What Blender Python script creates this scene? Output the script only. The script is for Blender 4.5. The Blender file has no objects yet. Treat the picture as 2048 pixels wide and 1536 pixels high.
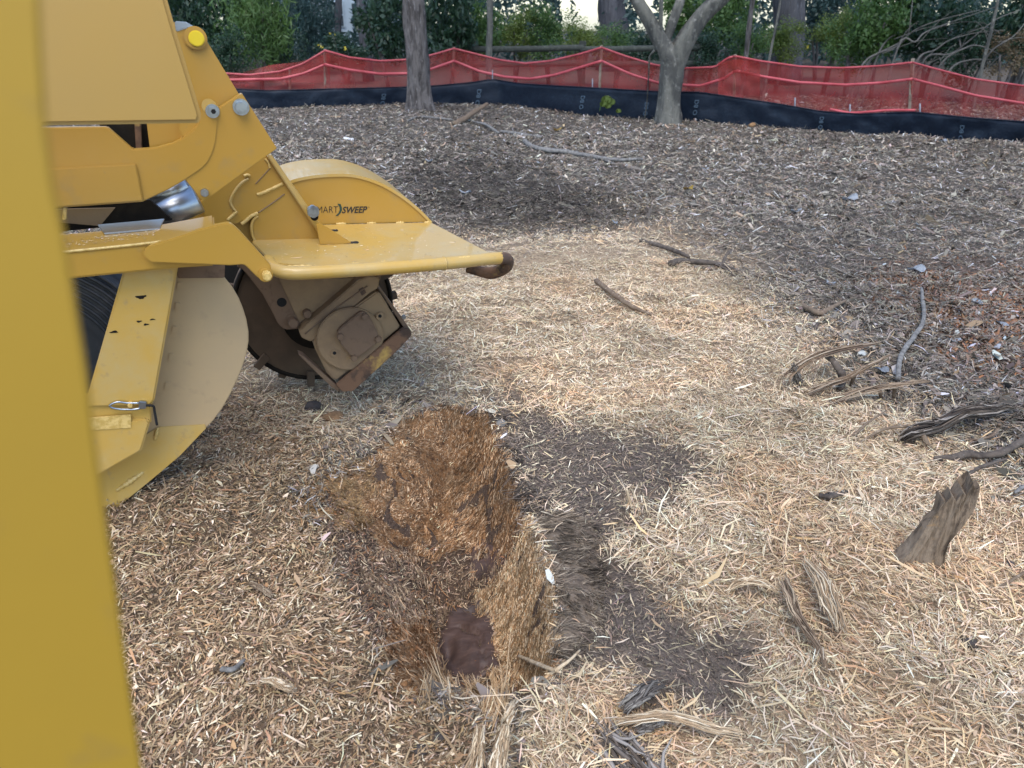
import bpy, bmesh, math, random
import numpy as np
from mathutils import Vector, Matrix

# ------------------------------------------------------------------ camera, world, sun, exposure
scene = bpy.context.scene
COL = scene.collection
FPX = 1547.0                      # focal length in pixels of the 2048 px wide photograph
PITCH = math.radians(25.2)
EYE = 1.6
camd = bpy.data.cameras.new("camera")
camd.sensor_width = 36.0
camd.lens = 36.0 * FPX / 2048.0
camd.clip_start = 0.05
camd.clip_end = 500
camd.dof.use_dof = True
camd.dof.focus_distance = 2.9
camd.dof.aperture_fstop = camd.lens / 5.5
cam = bpy.data.objects.new("camera", camd)
cam.location = (0, 0, EYE)
cam.rotation_euler = (math.pi / 2 - PITCH, 0, 0)
COL.objects.link(cam)
scene.camera = cam

SUN_EL, SUN_AZ = math.radians(64), math.radians(-175)      # azimuth clockwise from +Y
world = bpy.data.worlds.new("World")
scene.world = world
world.use_nodes = True
wn = world.node_tree.nodes
wl = world.node_tree.links
bg = wn["Background"]
sky = wn.new("ShaderNodeTexSky")
sky.sky_type = 'NISHITA'
sky.sun_disc = False
sky.sun_elevation = SUN_EL
sky.sun_rotation = SUN_AZ
sky.air_density = 1.0
sky.dust_density = 1.0
sky.ozone_density = 1.0
wl.new(sky.outputs[0], bg.inputs[0])
bg.inputs[1].default_value = 0.15
sund = bpy.data.lights.new("sun", 'SUN')
sund.energy = 1.1
sund.angle = math.radians(45)
sund.color = (1.0, 0.95, 0.88)
sun = bpy.data.objects.new("sun", sund)
sdir = Vector((math.sin(SUN_AZ) * math.cos(SUN_EL), math.cos(SUN_AZ) * math.cos(SUN_EL), math.sin(SUN_EL)))
sun.rotation_euler = sdir.to_track_quat('Z', 'Y').to_euler()
COL.objects.link(sun)
scene.view_settings.view_transform = 'Standard'
scene.view_settings.look = 'None'
scene.view_settings.gamma = 1.0
scene.view_settings.exposure = 1.22
scene.cycles.use_denoising = True
scene.cycles.max_bounces = 6
scene.cycles.transparent_max_bounces = 12

rng = np.random.default_rng(7)
random.seed(7)

# ------------------------------------------------------------------ geometry of the place
Fv = np.array([0, math.cos(PITCH), -math.sin(PITCH)])
Uv = np.array([0, math.sin(PITCH), math.cos(PITCH)])
Rv = np.array([1.0, 0, 0])
EYEP = np.array([0, 0, EYE])
YAW = math.radians(20)
TV = np.array([math.cos(YAW), math.sin(YAW), 0])            # along the machine
NV = np.array([-math.sin(YAW), math.cos(YAW), 0])           # across the machine, away from the viewer
ZV = np.array([0, 0, 1.0])


def ray(u, v):
    return Fv + Rv * (u - 1024) / FPX + Uv * (768 - v) / FPX


def PN(u, v, c):
    r = ray(u, v)
    return EYEP + r * (c / (NV @ r))


def PZ(u, v, z=0.0):
    r = ray(u, v)
    return EYEP + r * ((z - EYE) / r[2])


def PY(u, v, y):
    r = ray(u, v)
    return EYEP + r * (y / r[1])


def project(x, y, z):
    d = y * Fv[1] + (z - EYE) * Fv[2]
    d = np.maximum(d, 1e-3)
    return 1024 + FPX * x / d, 768 - FPX * (y * Uv[1] + (z - EYE) * Uv[2]) / d


_TAB = np.random.default_rng(3).random((256, 256))


def vnoise(x, y):
    x = np.asarray(x, float); y = np.asarray(y, float)
    xi = np.floor(x).astype(int); yi = np.floor(y).astype(int)
    fx = x - xi; fy = y - yi
    fx = fx * fx * (3 - 2 * fx); fy = fy * fy * (3 - 2 * fy)
    a = _TAB[xi & 255, yi & 255]; b = _TAB[(xi + 1) & 255, yi & 255]
    c = _TAB[xi & 255, (yi + 1) & 255]; d = _TAB[(xi + 1) & 255, (yi + 1) & 255]
    return (a * (1 - fx) + b * fx) * (1 - fy) + (c * (1 - fx) + d * fx) * fy


def fbm(x, y, o=3):
    s = 0; a = .5; n = 0
    for k in range(o):
        s = s + a * vnoise(x * 2 ** k + 17.3 * k, y * 2 ** k + 5.1 * k); n += a; a *= .5
    return s / n - .5


def sstep(a, b, x):
    t = np.clip((x - a) / (b - a), 0, 1)
    return t * t * (3 - 2 * t)


def poly_sd(px, py, poly):
    """signed distance to a polygon, positive inside"""
    px = np.asarray(px, float); py = np.asarray(py, float)
    P = np.asarray(poly, float)
    d = np.full(px.shape, 1e18); ins = np.zeros(px.shape, bool)
    for i in range(len(P)):
        ax, ay = P[i]; bx, by = P[(i + 1) % len(P)]
        ex, ey = bx - ax, by - ay
        t = np.clip(((px - ax) * ex + (py - ay) * ey) / (ex * ex + ey * ey + 1e-12), 0, 1)
        d = np.minimum(d, (px - ax - t * ex) ** 2 + (py - ay - t * ey) ** 2)
        c = (ay > py) != (by > py)
        with np.errstate(divide='ignore', invalid='ignore'):
            xx = ax + (py - ay) * ex / (ey if ey != 0 else 1e-12)
        ins ^= c & (px < xx)
    d = np.sqrt(d)
    return np.where(ins, d, -d)


HOLE_PX = [(640, 985), (740, 925), (800, 855), (890, 818), (985, 842), (1020, 930), (1060, 1040), (1110, 1180), (1120, 1345),
           (1060, 1395), (960, 1415), (860, 1395), (760, 1330), (690, 1200), (650, 1080)]
HOLE = np.array([PZ(u, v)[:2] for u, v in HOLE_PX])


def height(x, y):
    x = np.asarray(x, float); y = np.asarray(y, float)
    h = 0.06 * fbm(x * .45 + 3, y * .45, 2) + 0.05 * fbm(x * 1.7, y * 1.7 + 9, 3) + 0.018 * fbm(x * 7, y * 7, 2)
    h = h * sstep(0.3, 1.5, y)
    for (u, v, hh, r) in ((1120, 520, .09, .55), (1330, 560, .06, .6), (1650, 1080, .05, .5), (1808, 292, .13, .5), (1985, 308, .15, .6),
                          (1450, 470, .05, .8), (400, 1030, .11, .42), (300, 1010, .08, .4), (1500, 700, .04, .5), (1000, 440, -.08, .7), (560, 1250, .03, .4)):
        c = PZ(u, v)
        h = h + hh * np.exp(-((x - c[0]) ** 2 + (y - c[1]) ** 2) / r ** 2)
    near = (np.abs(x + .3) < 1.2) & (y > .9) & (y < 3.8)
    if np.any(near):
        sd = poly_sd(x[near] if x.ndim else x, y[near] if y.ndim else y, HOLE)
        xx = x[near] if x.ndim else x
        yy = y[near] if y.ndim else y
        w = np.where(xx > -0.12, .17, .40)
        w = .15 + (.55 - .15) * sstep(.05, -.5, xx)
        dep = sstep(-0.03, 1, sd / w) * .34 * (1 + .45 * fbm(xx * 5, yy * 5))
        rim = .02 * np.exp(-(sd / .06) ** 2)
        if x.ndim:
            h[near] = h[near] * (1 - .6 * sstep(-.1, .1, sd)) - dep + rim
        else:
            h = h - dep + rim
    return h


def hgt(x, y):
    return float(height(np.array([x]), np.array([y]))[0])


def PG(u, v, lift=0.0):
    """point of the ground surface seen at a photo position"""
    z = 0.0
    for _ in range(14):
        q = PZ(u, v, z)
        z = .5 * z + .5 * hgt(q[0], q[1])
    q = PZ(u, v, z + lift)
    return np.array([q[0], q[1], z + lift])


# ------------------------------------------------------------------ material helpers
def mat(name, col, rough=.6, metal=0.0, noise=None, bump=None, spec=.5, coat=0, attr=None):
    """noise = list of (scale, colour2, low, high) layers mixed over the base; bump = (scale, strength, distance)"""
    m = bpy.data.materials.new(name)
    m.use_nodes = True
    nt = m.node_tree; N = nt.nodes; L = nt.links
    b = N["Principled BSDF"]
    b.inputs["Roughness"].default_value = rough
    b.inputs["Metallic"].default_value = metal
    b.inputs["Specular IOR Level"].default_value = spec
    b.inputs["Coat Weight"].default_value = coat
    tc = N.new("ShaderNodeTexCoord")
    if attr:
        a = N.new("ShaderNodeAttribute"); a.attribute_name = attr
        cur = a.outputs["Color"]
    else:
        rgb = N.new("ShaderNodeRGB"); rgb.outputs[0].default_value = (*col, 1)
        cur = rgb.outputs[0]
    for (sc, c2, lo, hi) in (noise or []):
        mp = N.new("ShaderNodeMapping"); L.new(tc.outputs["Object"], mp.inputs[0])
        if isinstance(sc, tuple):
            mp.inputs["Scale"].default_value = sc; s = 1.0
        else:
            s = sc
        nz = N.new("ShaderNodeTexNoise"); nz.inputs["Scale"].default_value = s
        nz.inputs["Detail"].default_value = 6; nz.inputs["Roughness"].default_value = .62
        L.new(mp.outputs[0], nz.inputs["Vector"])
        mr = N.new("ShaderNodeMapRange"); mr.inputs[1].default_value = lo; mr.inputs[2].default_value = hi
        L.new(nz.outputs["Fac"], mr.inputs[0])
        mx = N.new("ShaderNodeMix"); mx.data_type = 'RGBA'
        L.new(mr.outputs[0], mx.inputs[0]); L.new(cur, mx.inputs[6]); mx.inputs[7].default_value = (*c2, 1)
        cur = mx.outputs[2]
    L.new(cur, b.inputs["Base Color"])
    if bump:
        mp = N.new("ShaderNodeMapping"); L.new(tc.outputs["Object"], mp.inputs[0])
        sc = bump[0]
        if isinstance(sc, tuple):
            mp.inputs["Scale"].default_value = sc; sc = 1.0
        nz = N.new("ShaderNodeTexNoise"); nz.inputs["Scale"].default_value = sc; nz.inputs["Detail"].default_value = 5
        L.new(mp.outputs[0], nz.inputs["Vector"])
        bp = N.new("ShaderNodeBump"); bp.inputs["Strength"].default_value = bump[1]; bp.inputs["Distance"].default_value = bump[2]
        L.new(nz.outputs["Fac"], bp.inputs["Height"]); L.new(bp.outputs[0], b.inputs["Normal"])
    return m


YEL = (.43, .238, .032)
M = {}
M['yellow'] = mat('yellow_paint', YEL, .34, noise=[(2.2, (.43, .25, .052), .42, .7), (9, (.35, .22, .07), .58, .8), (60, (.32, .21, .08), .68, .8)], bump=(220, .05, .001), coat=.15)
M['yellow_top'] = mat('yellow_paint_dusty', (.51, .315, .07), .34, noise=[(5, (.48, .34, .13), .44, .66), (26, (.36, .25, .11), .60, .78)], bump=(200, .05, .001), coat=.2)
M['beige'] = mat('dust_coated_paint', (.47, .335, .175), .55, noise=[(2.2, (.41, .30, .17), .4, .65), (18, (.36, .26, .15), .58, .8)], bump=(90, .05, .001))
M['near'] = mat('yellow_panel_paint', (.42, .252, .022), .5, noise=[(3, (.39, .235, .025), .4, .7), (30, (.34, .21, .04), .6, .8)], bump=(80, .05, .001))
M['grime'] = mat('soil_caked_paint', (.165, .105, .065), .85, noise=[(5, (.18, .115, .066), .45, .66), (30, (.10, .062, .038), .56, .75), (6, (.32, .20, .055), .68, .74)], bump=(60, .22, .003))
M['wheel'] = mat('soil_caked_wheel', (.08, .054, .034), .9, noise=[(6, (.11, .072, .045), .45, .66)], bump=(50, .2, .003))
M['hood'] = mat('pale_yellow_paint', (.43, .255, .056), .4, noise=[(2.0, (.41, .25, .064), .42, .7), (60, (.42, .3, .13), .72, .82)], bump=(220, .05, .001), coat=.1)
M['grime_light'] = mat('dusty_yellow_paint', (.27, .18, .095), .8, noise=[(6, (.20, .13, .075), .45, .64), (5, (.40, .26, .075), .60, .70)], bump=(60, .2, .003))
M['dark'] = mat('dark_interior', (.010, .008, .006), .85, noise=[(8, (.02, .015, .01), .45, .6)], spec=.2)  # near-black carries the shade of the openings; also dark wheel parts
M['black'] = mat('black_and_void_shade', (.008, .008, .008), .9)  # black in place of the shade in holes and gaps; also the spring pin
M['rubber'] = mat('black_rubber', (.028, .032, .038), .45, noise=[(14, (.07, .07, .075), .5, .7)], bump=(40, .2, .003))
M['steel'] = mat('zinc_steel', (.42, .47, .52), .3, 1.0, noise=[(40, (.26, .28, .32), .45, .7)])
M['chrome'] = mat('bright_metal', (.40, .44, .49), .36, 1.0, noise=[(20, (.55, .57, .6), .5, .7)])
M['weld'] = mat('painted_weld', (.66, .46, .16), .35, noise=[(60, (.50, .33, .09), .45, .6)], bump=(120, .5, .003))
M['cap'] = mat('bright_yellow_plastic', (.75, .55, .02), .35)
M['rust'] = mat('scuffed_rust', (.16, .085, .045), .75, noise=[(12, (.06, .035, .022), .48, .6), (5, (.42, .27, .07), .58, .66)], bump=(50, .4, .004))
M['ink'] = mat('black_lettering', (.012, .012, .012), .5)
M['ink_green'] = mat('green_swoosh', (.01, .045, .03), .5)


# ------------------------------------------------------------------ object helpers
def link(name, mesh, m=None, parent=None, smooth=False):
    o = bpy.data.objects.new(name, mesh)
    if m is not None and not mesh.materials:
        mesh.materials.append(M[m] if isinstance(m, str) else m)
    COL.objects.link(o)
    if parent is not None:
        o.parent = parent
        if parent.type == 'EMPTY':
            o.matrix_parent_inverse = Matrix.Translation(-parent.location)
    if smooth:
        mesh.polygons.foreach_set('use_smooth', [True] * len(mesh.polygons))
    return o


def tag(o, label, cat=None, group=None, kind=None):
    o['label'] = label
    if cat: o['category'] = cat
    if group: o['group'] = group
    if kind: o['kind'] = kind
    return o


def empty(name, loc, label, cat, group=None):
    o = bpy.data.objects.new(name, None)
    o.empty_display_size = .1
    COL.objects.link(o)
    o.location = loc
    return tag(o, label, cat, group)


def bm_link(name, bm, m, parent=None, smooth=False):
    me = bpy.data.meshes.new(name)
    bmesh.ops.recalc_face_normals(bm, faces=bm.faces)
    bm.to_mesh(me); bm.free()
    return link(name, me, m, parent, smooth)


def fast_mesh(name, V, quads, col=None, tri=False):
    me = bpy.data.meshes.new(name)
    V = np.ascontiguousarray(V, np.float32); quads = np.ascontiguousarray(quads, np.int32)
    k = quads.shape[1]
    me.vertices.add(len(V)); me.vertices.foreach_set('co', V.ravel())
    me.loops.add(quads.size); me.loops.foreach_set('vertex_index', quads.ravel())
    me.polygons.add(len(quads))
    me.polygons.foreach_set('loop_start', np.arange(0, quads.size, k, dtype=np.int32))
    me.polygons.foreach_set('loop_total', np.full(len(quads), k, np.int32))
    if col is not None:
        ca = me.color_attributes.new('Col', 'FLOAT_COLOR', 'POINT')
        c4 = np.ones((len(V), 4), np.float32); c4[:, :3] = col
        ca.data.foreach_set('color', c4.ravel())
    me.update(calc_edges=True)
    return me


def round_poly(pts, n=5):
    """(x, y) or (x, y, r): corners with r are rounded"""
    out = []
    k = len(pts)
    for i, q in enumerate(pts):
        p = np.array(q[:2], float)
        if len(q) == 2 or q[2] <= 0:
            out.append(p); continue
        a = np.array(pts[i - 1][:2], float); b = np.array(pts[(i + 1) % k][:2], float)
        da = (a - p); db = (b - p)
        r = min(q[2], .48 * np.linalg.norm(da), .48 * np.linalg.norm(db))
        s = p + da / np.linalg.norm(da) * r; e = p + db / np.linalg.norm(db) * r
        for t in np.linspace(0, 1, n):
            out.append((1 - t) ** 2 * s + 2 * t * (1 - t) * p + t * t * e)
    return out


def slab(name, front, vec, m, parent, bevel=.0025):
    """solid plate: front outline (3-D points) pushed along vec"""
    bm = bmesh.new()
    vec = np.asarray(vec, float)
    a = [bm.verts.new(p) for p in front]
    b = [bm.verts.new(np.asarray(p) + vec) for p in front]
    bm.faces.new(a); bm.faces.new(b[::-1])
    k = len(a)
    for i in range(k):
        bm.faces.new((a[i], b[i], b[(i + 1) % k], a[(i + 1) % k]))
    bmesh.ops.recalc_face_normals(bm, faces=bm.faces)
    if bevel:
        es = [e for e in bm.edges if len(e.link_faces) == 2 and e.calc_face_angle(0) > .5]
        try:
            bmesh.ops.bevel(bm, geom=es, offset=bevel, segments=2, affect='EDGES', clamp_overlap=True)
        except Exception:
            pass
    return bm_link(name, bm, m, parent)


def plate(name, pts, c, thick, m, parent, bevel=.0025):
    """upright plate of the machine: outline in photo positions on the plane c, thickness away from the viewer"""
    return slab(name, [PN(q[0], q[1], c) for q in round_poly(pts)], NV * thick, m, parent, bevel)


def frames(P):
    P = np.asarray(P, float)
    T = np.gradient(P, axis=0)
    T /= np.linalg.norm(T, axis=1)[:, None] + 1e-12
    ref = np.array([0, 0, 1.0]) if abs(T[0][2]) < .9 else np.array([1.0, 0, 0])
    A = []
    x = np.cross(ref, T[0]); x /= np.linalg.norm(x)
    for t in T:
        x = x - t * (x @ t); x /= np.linalg.norm(x) + 1e-12
        A.append(x.copy())
    A = np.array(A)
    return T, A, np.cross(T, A)


def smooth_path(P, R, n):
    """Catmull-Rom resampling"""
    P = np.asarray(P, float); R = np.asarray(R, float)
    k = len(P)
    if k < 3:
        t = np.linspace(0, 1, n)[:, None]
        return P[0] * (1 - t) + P[-1] * t, R[0] * (1 - t[:, 0]) + R[-1] * t[:, 0]
    Q = np.vstack([2 * P[0] - P[1], P, 2 * P[-1] - P[-2]])
    out = []; rr = []
    for s in np.linspace(0, k - 1 - 1e-6, n):
        i = int(s); t = s - i
        a, b, c, d = Q[i], Q[i + 1], Q[i + 2], Q[i + 3]
        out.append(.5 * ((2 * b) + (c - a) * t + (2 * a - 5 * b + 4 * c - d) * t * t + (3 * b - a - 3 * c + d) * t ** 3))
        rr.append(R[i] * (1 - t) + R[i + 1] * t)
    return np.array(out), np.array(rr)


def tube_arrays(P, R, seg=8, rough=0.0, sq=1.0, seed=0, ridge=0.0):
    g = np.random.default_rng(seed)
    T, A, B = frames(P)
    an = np.linspace(0, 2 * math.pi, seg, endpoint=False)
    prof = 1 + rough * (g.random(seg) - .5) * 1.4
    if ridge: prof = prof * (1 + ridge * np.where(np.arange(seg) % 3 == 0, -1, .4) * g.uniform(.4, 1, seg))
    V = []
    for i in range(len(P)):
        rr = R[i] * prof * (1 + 1.6 * rough * (vnoise(i * .45 + seed * 1.7, np.arange(seg) * 1.0 + seed) - .5) + .25 * rough * (g.random(seg) - .5))
        V.append(P[i] + A[i] * (np.cos(an) * rr)[:, None] + B[i] * (np.sin(an) * rr * sq)[:, None])
    V = np.array(V).reshape(-1, 3)
    Q = []
    for i in range(len(P) - 1):
        for j in range(seg):
            k = (j + 1) % seg
            Q.append((i * seg + j, i * seg + k, (i + 1) * seg + k, (i + 1) * seg + j))
    return V, Q


def tube(name, P, R, m, parent=None, seg=8, n=None, rough=0.0, sq=1.0, smooth=True, seed=0, cap=True, ridge=0.0):
    if np.isscalar(R): R = [R] * len(P)
    if n: P, R = smooth_path(P, R, n)
    V, Q = tube_arrays(np.asarray(P, float), np.asarray(R, float), seg, rough, sq, seed, ridge)
    bm = bmesh.new()
    vs = [bm.verts.new(v) for v in V]
    for q in Q: bm.faces.new([vs[i] for i in q])
    if cap:
        bm.faces.new(vs[:seg][::-1]); bm.faces.new(vs[-seg:])
    return bm_link(name, bm, m, parent, smooth)


def disc_pts(u, v, rpx, c, n=20, ang=0.0):
    """circle in the machine's upright plane c, radius given in photo pixels"""
    o = PN(u, v, c)
    r = rpx / FPX * (o - EYEP) @ Fv
    return [o + TV * (r * math.cos(ang + 2 * math.pi * i / n)) + ZV * (r * math.sin(ang + 2 * math.pi * i / n)) for i in range(n)], o, r


def puck(name, u, v, rpx, c, h, m, parent, n=20, ang=0.0, bevel=.002):
    """round or hexagonal boss standing proud of plane c towards the viewer"""
    pts, o, r = disc_pts(u, v, rpx, c, n, ang)
    return slab(name, pts, -NV * h, m, parent, min(bevel, r * .3))


def bolt(u, v, rpx, c, parent, m='steel', washer=True, h=.012, ang=.3, name='bolt'):
    if washer:
        w = puck(name, u, v, rpx, c + .001, .004, m, parent, 20, 0, .001)
        puck('bolt_head', u, v, rpx * .72, c - .003, h, m, w, 6, ang, .002)
        return w
    return puck(name, u, v, rpx, c + .001, h, m, parent, 6, ang, .002)


def bead(name, pts, r, m, parent, n=14, seed=0):
    """weld bead: knobbly little tube through 3-D points"""
    P, R = smooth_path(pts, [r * .6] + [r] * (len(pts) - 2) + [r * .6] if len(pts) > 2 else [r, r], n)
    R = R * (1 + .35 * np.sin(np.arange(n) * 2.4 + seed))
    return tube(name, P, R, m, parent, 7, rough=.15, seed=seed)



# ------------------------------------------------------------------ ground zones (outlines follow what lies where in the photograph)
Z_SOIL = [(985, 812), (1110, 825), (1250, 865), (1400, 905), (1445, 950), (1330, 990), (1265, 1005), (1255, 1060), (1245, 1150), (1350, 1190),
          (1400, 1240), (1510, 1280), (1520, 1340), (1430, 1425), (1330, 1410), (1250, 1330), (1115, 1340), (1105, 1050), (1060, 1000), (1010, 900)]
Z_STRAW = [(420, 760), (480, 700), (640, 560), (830, 530), (1000, 470), (1150, 452), (1330, 470), (1480, 560), (1640, 680), (1740, 800), (1900, 890), (2048, 980),
           (2300, 1050), (2400, 1700), (1040, 1700), (1040, 1400), (1110, 1330), (1050, 1020), (980, 830), (860, 800), (760, 850), (620, 900), (480, 850)]
Z_BROWN = [(-200, 1000), (300, 930), (430, 800), (560, 790), (640, 850), (720, 930), (640, 1000), (700, 1080), (760, 1200), (800, 1330), (880, 1400), (1000, 1420),
           (1000, 1700), (-300, 1700)]
Z_RED = [(1740, 560), (1860, 540), (1960, 550), (2100, 520), (2300, 520), (2300, 780), (2048, 750), (1930, 720), (1830, 650)]
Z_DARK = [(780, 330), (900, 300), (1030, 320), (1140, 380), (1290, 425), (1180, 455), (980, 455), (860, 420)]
W_MAIN = [(745, 925), (800, 850), (850, 825), (890, 815), (975, 838), (1000, 880), (1030, 960), (1050, 1020), (1022, 1100), (960, 1108), (930, 1090),
          (840, 1100), (760, 1100), (740, 1060), (700, 1050), (690, 1000)]
W_RIGHT = [(1056, 1035), (1090, 1110), (1110, 1200), (1116, 1290), (1100, 1370), (1040, 1370), (1000, 1330), (980, 1240), (950, 1200), (1000, 1150), (1035, 1090)]
W_CUT1 = [(935, 1105), (960, 1085), (1000, 1090), (1008, 1130), (975, 1165), (940, 1150)]
W_CUT2 = [(900, 1222), (960, 1205), (985, 1255), (1002, 1335), (940, 1362), (876, 1345), (882, 1290)]
W_LOW = [(780, 1250), (870, 1255), (878, 1340), (850, 1390), (790, 1385), (768, 1320)]
W_BARK = [(1062, 1035), (1130, 1030), (1190, 1060), (1205, 1130), (1190, 1250), (1122, 1335), (1118, 1200), (1096, 1110)]
W_OCHRE = [(620, 965), (735, 918), (745, 1000), (740, 1060), (690, 1060), (600, 1020)]


def zones(x, y, z):
    u, v = project(x, y, z)
    k = sstep(200, 1200, v)
    u = u + (25 + 60 * k) * fbm(x * 3, y * 3 + 4); v = v + (15 + 50 * k) * fbm(x * 3 + 40, y * 3)
    out = {}
    out['straw'] = sstep(-110, 60, poly_sd(u, v, Z_STRAW))
    out['brown'] = sstep(-70, 70, poly_sd(u, v, Z_BROWN))
    out['soil'] = sstep(-55, 40, poly_sd(u, v, Z_SOIL) + 90 * fbm(x * 9, y * 9 + 8, 4))
    out['red'] = .7 * sstep(-70, 90, poly_sd(u, v, Z_RED))
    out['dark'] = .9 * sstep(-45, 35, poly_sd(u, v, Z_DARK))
    out['hole'] = sstep(-.05, .05, poly_sd(x, y, HOLE))
    return out


SOILCOL = dict(litter=(.10, .086, .072), straw=(.33, .245, .16), brown=(.16, .11, .068), soil=(.125, .10, .082), red=(.17, .085, .058),
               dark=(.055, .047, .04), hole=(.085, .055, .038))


def ground_axis(segs):
    out = []
    for a, b, d in segs:
        out.append(np.linspace(a, b, max(2, int((b - a) / d)), endpoint=False))
    out.append([segs[-1][1]])
    return np.concatenate(out)


gx = ground_axis([(-60, -16, 4), (-16, -6, .25), (-6, -2.4, .08), (-2.4, 2.6, .025), (2.6, 6, .1), (6, 16, .25), (16, 60, 4)])
gy = ground_axis([(-12, .6, .6), (.6, 1.1, .05), (1.1, 3.8, .02), (3.8, 7, .05), (7, 18, .12), (18, 40, .8), (40, 140, 10)])
X, Y = np.meshgrid(gx, gy)
Hh = height(X.ravel(), Y.ravel())
zz = zones(X.ravel(), Y.ravel(), Hh)
gc = np.tile(np.array(SOILCOL['litter']), (X.size, 1))
for kname in ('straw', 'brown', 'dark', 'red', 'soil', 'hole'):
    w = zz[kname][:, None]
    gc = gc * (1 - w) + np.array(SOILCOL[kname]) * w
nxx, nyy = len(gx), len(gy)
idx = np.arange(nxx * nyy).reshape(nyy, nxx)
quads = np.stack([idx[:-1, :-1], idx[:-1, 1:], idx[1:, 1:], idx[1:, :-1]], -1).reshape(-1, 4)
M['ground'] = mat('ground_soil', (.1, .08, .07), .95, attr='Col', noise=[(45, (.05, .038, .03), .52, .72), (160, (.34, .27, .20), .60, .70)], bump=(70, 1.0, .015), spec=.2)
gme = fast_mesh('ground', np.stack([X.ravel(), Y.ravel(), Hh], -1), quads, gc)
ground = link('ground', gme, 'ground', None, True)
tag(ground, 'earth ground under shredded wood chips and leaf litter', None, None, 'structure')

# ------------------------------------------------------------------ loose chips, shreds and litter
CHIPMAT = mat('shredded_wood', (.5, .4, .3), .85, attr='Col', spec=.15)
M['chip'] = CHIPMAT


def ribbons(P, yaw, pitch, L, W, curve, roll, col, bend):
    n = len(P)
    flat1 = curve is None                                           # far pieces: one quad each
    if flat1: curve = np.zeros(n); bend = np.zeros(n)
    d = np.stack([np.cos(yaw) * np.cos(pitch), np.sin(yaw) * np.cos(pitch), np.sin(pitch)], -1)
    s0 = np.stack([-np.sin(yaw), np.cos(yaw), np.zeros(n)], -1)
    u0 = np.cross(d, s0)
    s = s0 * np.cos(roll)[:, None] + u0 * np.sin(roll)[:, None]
    up = np.cross(d, s)
    V = np.empty((n, 6, 3), np.float32)
    for k, (t, w) in enumerate(((-1, .55), (0.05, 1.0), (1, .3))):
        c = P + d * (L * .5 * t)[:, None] + up * (curve * (1 - t * t) * L)[:, None] + s0 * (bend * t * t * L)[:, None]
        V[:, 2 * k] = c + s * (W * .5 * w)[:, None]
        V[:, 2 * k + 1] = c - s * (W * .5 * w)[:, None]
    if flat1:
        V = V[:, [0, 1, 5, 4]] * 1.0
        m_ = (V[:, 2] + V[:, 3]) * .5; V[:, 2] = m_ + (V[:, 1] - V[:, 0]) * .45; V[:, 3] = m_ - (V[:, 1] - V[:, 0]) * .45
        return V.reshape(-1, 3), (np.arange(n) * 4)[:, None] + np.arange(4), np.repeat(col, 4, axis=0)
    b = (np.arange(n) * 6)[:, None]
    Q = np.concatenate([b + np.array([[0, 1, 3, 2]]), b + np.array([[2, 3, 5, 4]])], 1).reshape(-1, 4)
    return V.reshape(-1, 3), Q, np.repeat(col, 6, axis=0)


PAL = dict(
    straw=([(.76, .60, .40), (.66, .50, .315), (.86, .74, .55), (.60, .40, .23), (.28, .20, .13), (.52, .41, .28)], [.30, .22, .17, .09, .10, .12]),
    brown=([(.35, .24, .14), (.46, .33, .20), (.235, .155, .088), (.68, .55, .385), (.40, .235, .12), (.12, .085, .055)], [.25, .25, .15, .15, .08, .12]),
    soil=([(.175, .138, .105), (.25, .195, .145), (.47, .37, .25), (.10, .077, .058)], [.36, .3, .18, .16]),
    litter=([(.175, .15, .122), (.25, .215, .175), (.105, .09, .075), (.52, .50, .48), (.28, .20, .13), (.40, .345, .275)], [.25, .23, .22, .04, .12, .14]),
    red=([(.24, .115, .06), (.21, .14, .10), (.14, .10, .078), (.44, .45, .46), (.29, .16, .09), (.25, .20, .165)], [.24, .24, .20, .03, .09, .20]),
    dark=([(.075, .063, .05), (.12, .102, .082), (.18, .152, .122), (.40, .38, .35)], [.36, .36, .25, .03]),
    hole=([(.14, .095, .065), (.23, .155, .10), (.33, .23, .15), (.58, .45, .31), (.30, .15, .07)], [.32, .26, .18, .11, .13]))


def pick(kind, n):
    c, p = PAL[kind]
    col = np.array(c)[rng.choice(len(c), n, p=np.array(p) / np.sum(p))]
    return np.clip(col * rng.normal(1, .16, (n, 1)) * rng.normal(1, .04, (n, 3)), .01, .95)


pts = []
for (d0, d1, rho) in ((.95, 1.9, 23000), (1.9, 3.2, 24000), (3.2, 5.2, 12000), (5.2, 8, 3700), (8, 12, 1750), (12, 19, 650)):
    wmax = d1 * .82 + .7
    n = int((d1 - d0) * 2 * wmax * rho)
    y = rng.uniform(d0, d1, n); x = rng.uniform(-wmax, wmax, n)
    u, v = project(x, y, np.zeros(n))
    keep = (u > 60) & (u < 2220) & (v < 1640)
    pts.append(np.stack([x[keep], y[keep], np.full(keep.sum(), d0)], -1))
for (d0, d1, rho) in ((.95, 2.9, 7000),):
    n = int((d1 - d0) * 2 * 1.9 * rho)
    y = rng.uniform(d0, d1, n); x = rng.uniform(-1.9, 1.9, n)
    u, v = project(x, y, np.zeros(n))
    keep = (u > 60) & (poly_sd(u, v, Z_BROWN) > -60) & (v < 1640)
    pts.append(np.stack([x[keep], y[keep], np.full(keep.sum(), d0)], -1))
n = 90000                                                           # thinner cover on around the view
y = rng.uniform(-.4, 5.5, n); x = rng.uniform(-4.2, 4.2, n)
u, v = project(x, y, np.zeros(n))
keep = ((u <= 60) | (u >= 2220) | (v >= 1640) | (y < .95)) & (rng.random(n) < .75)
pts.append(np.stack([x[keep], y[keep], y[keep] * 0], -1))
pts = np.concatenate(pts)
px, py, pd = pts.T
ph = height(px, py)
zw = zones(px, py, ph)
pu, pv = project(px, py, ph)
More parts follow.
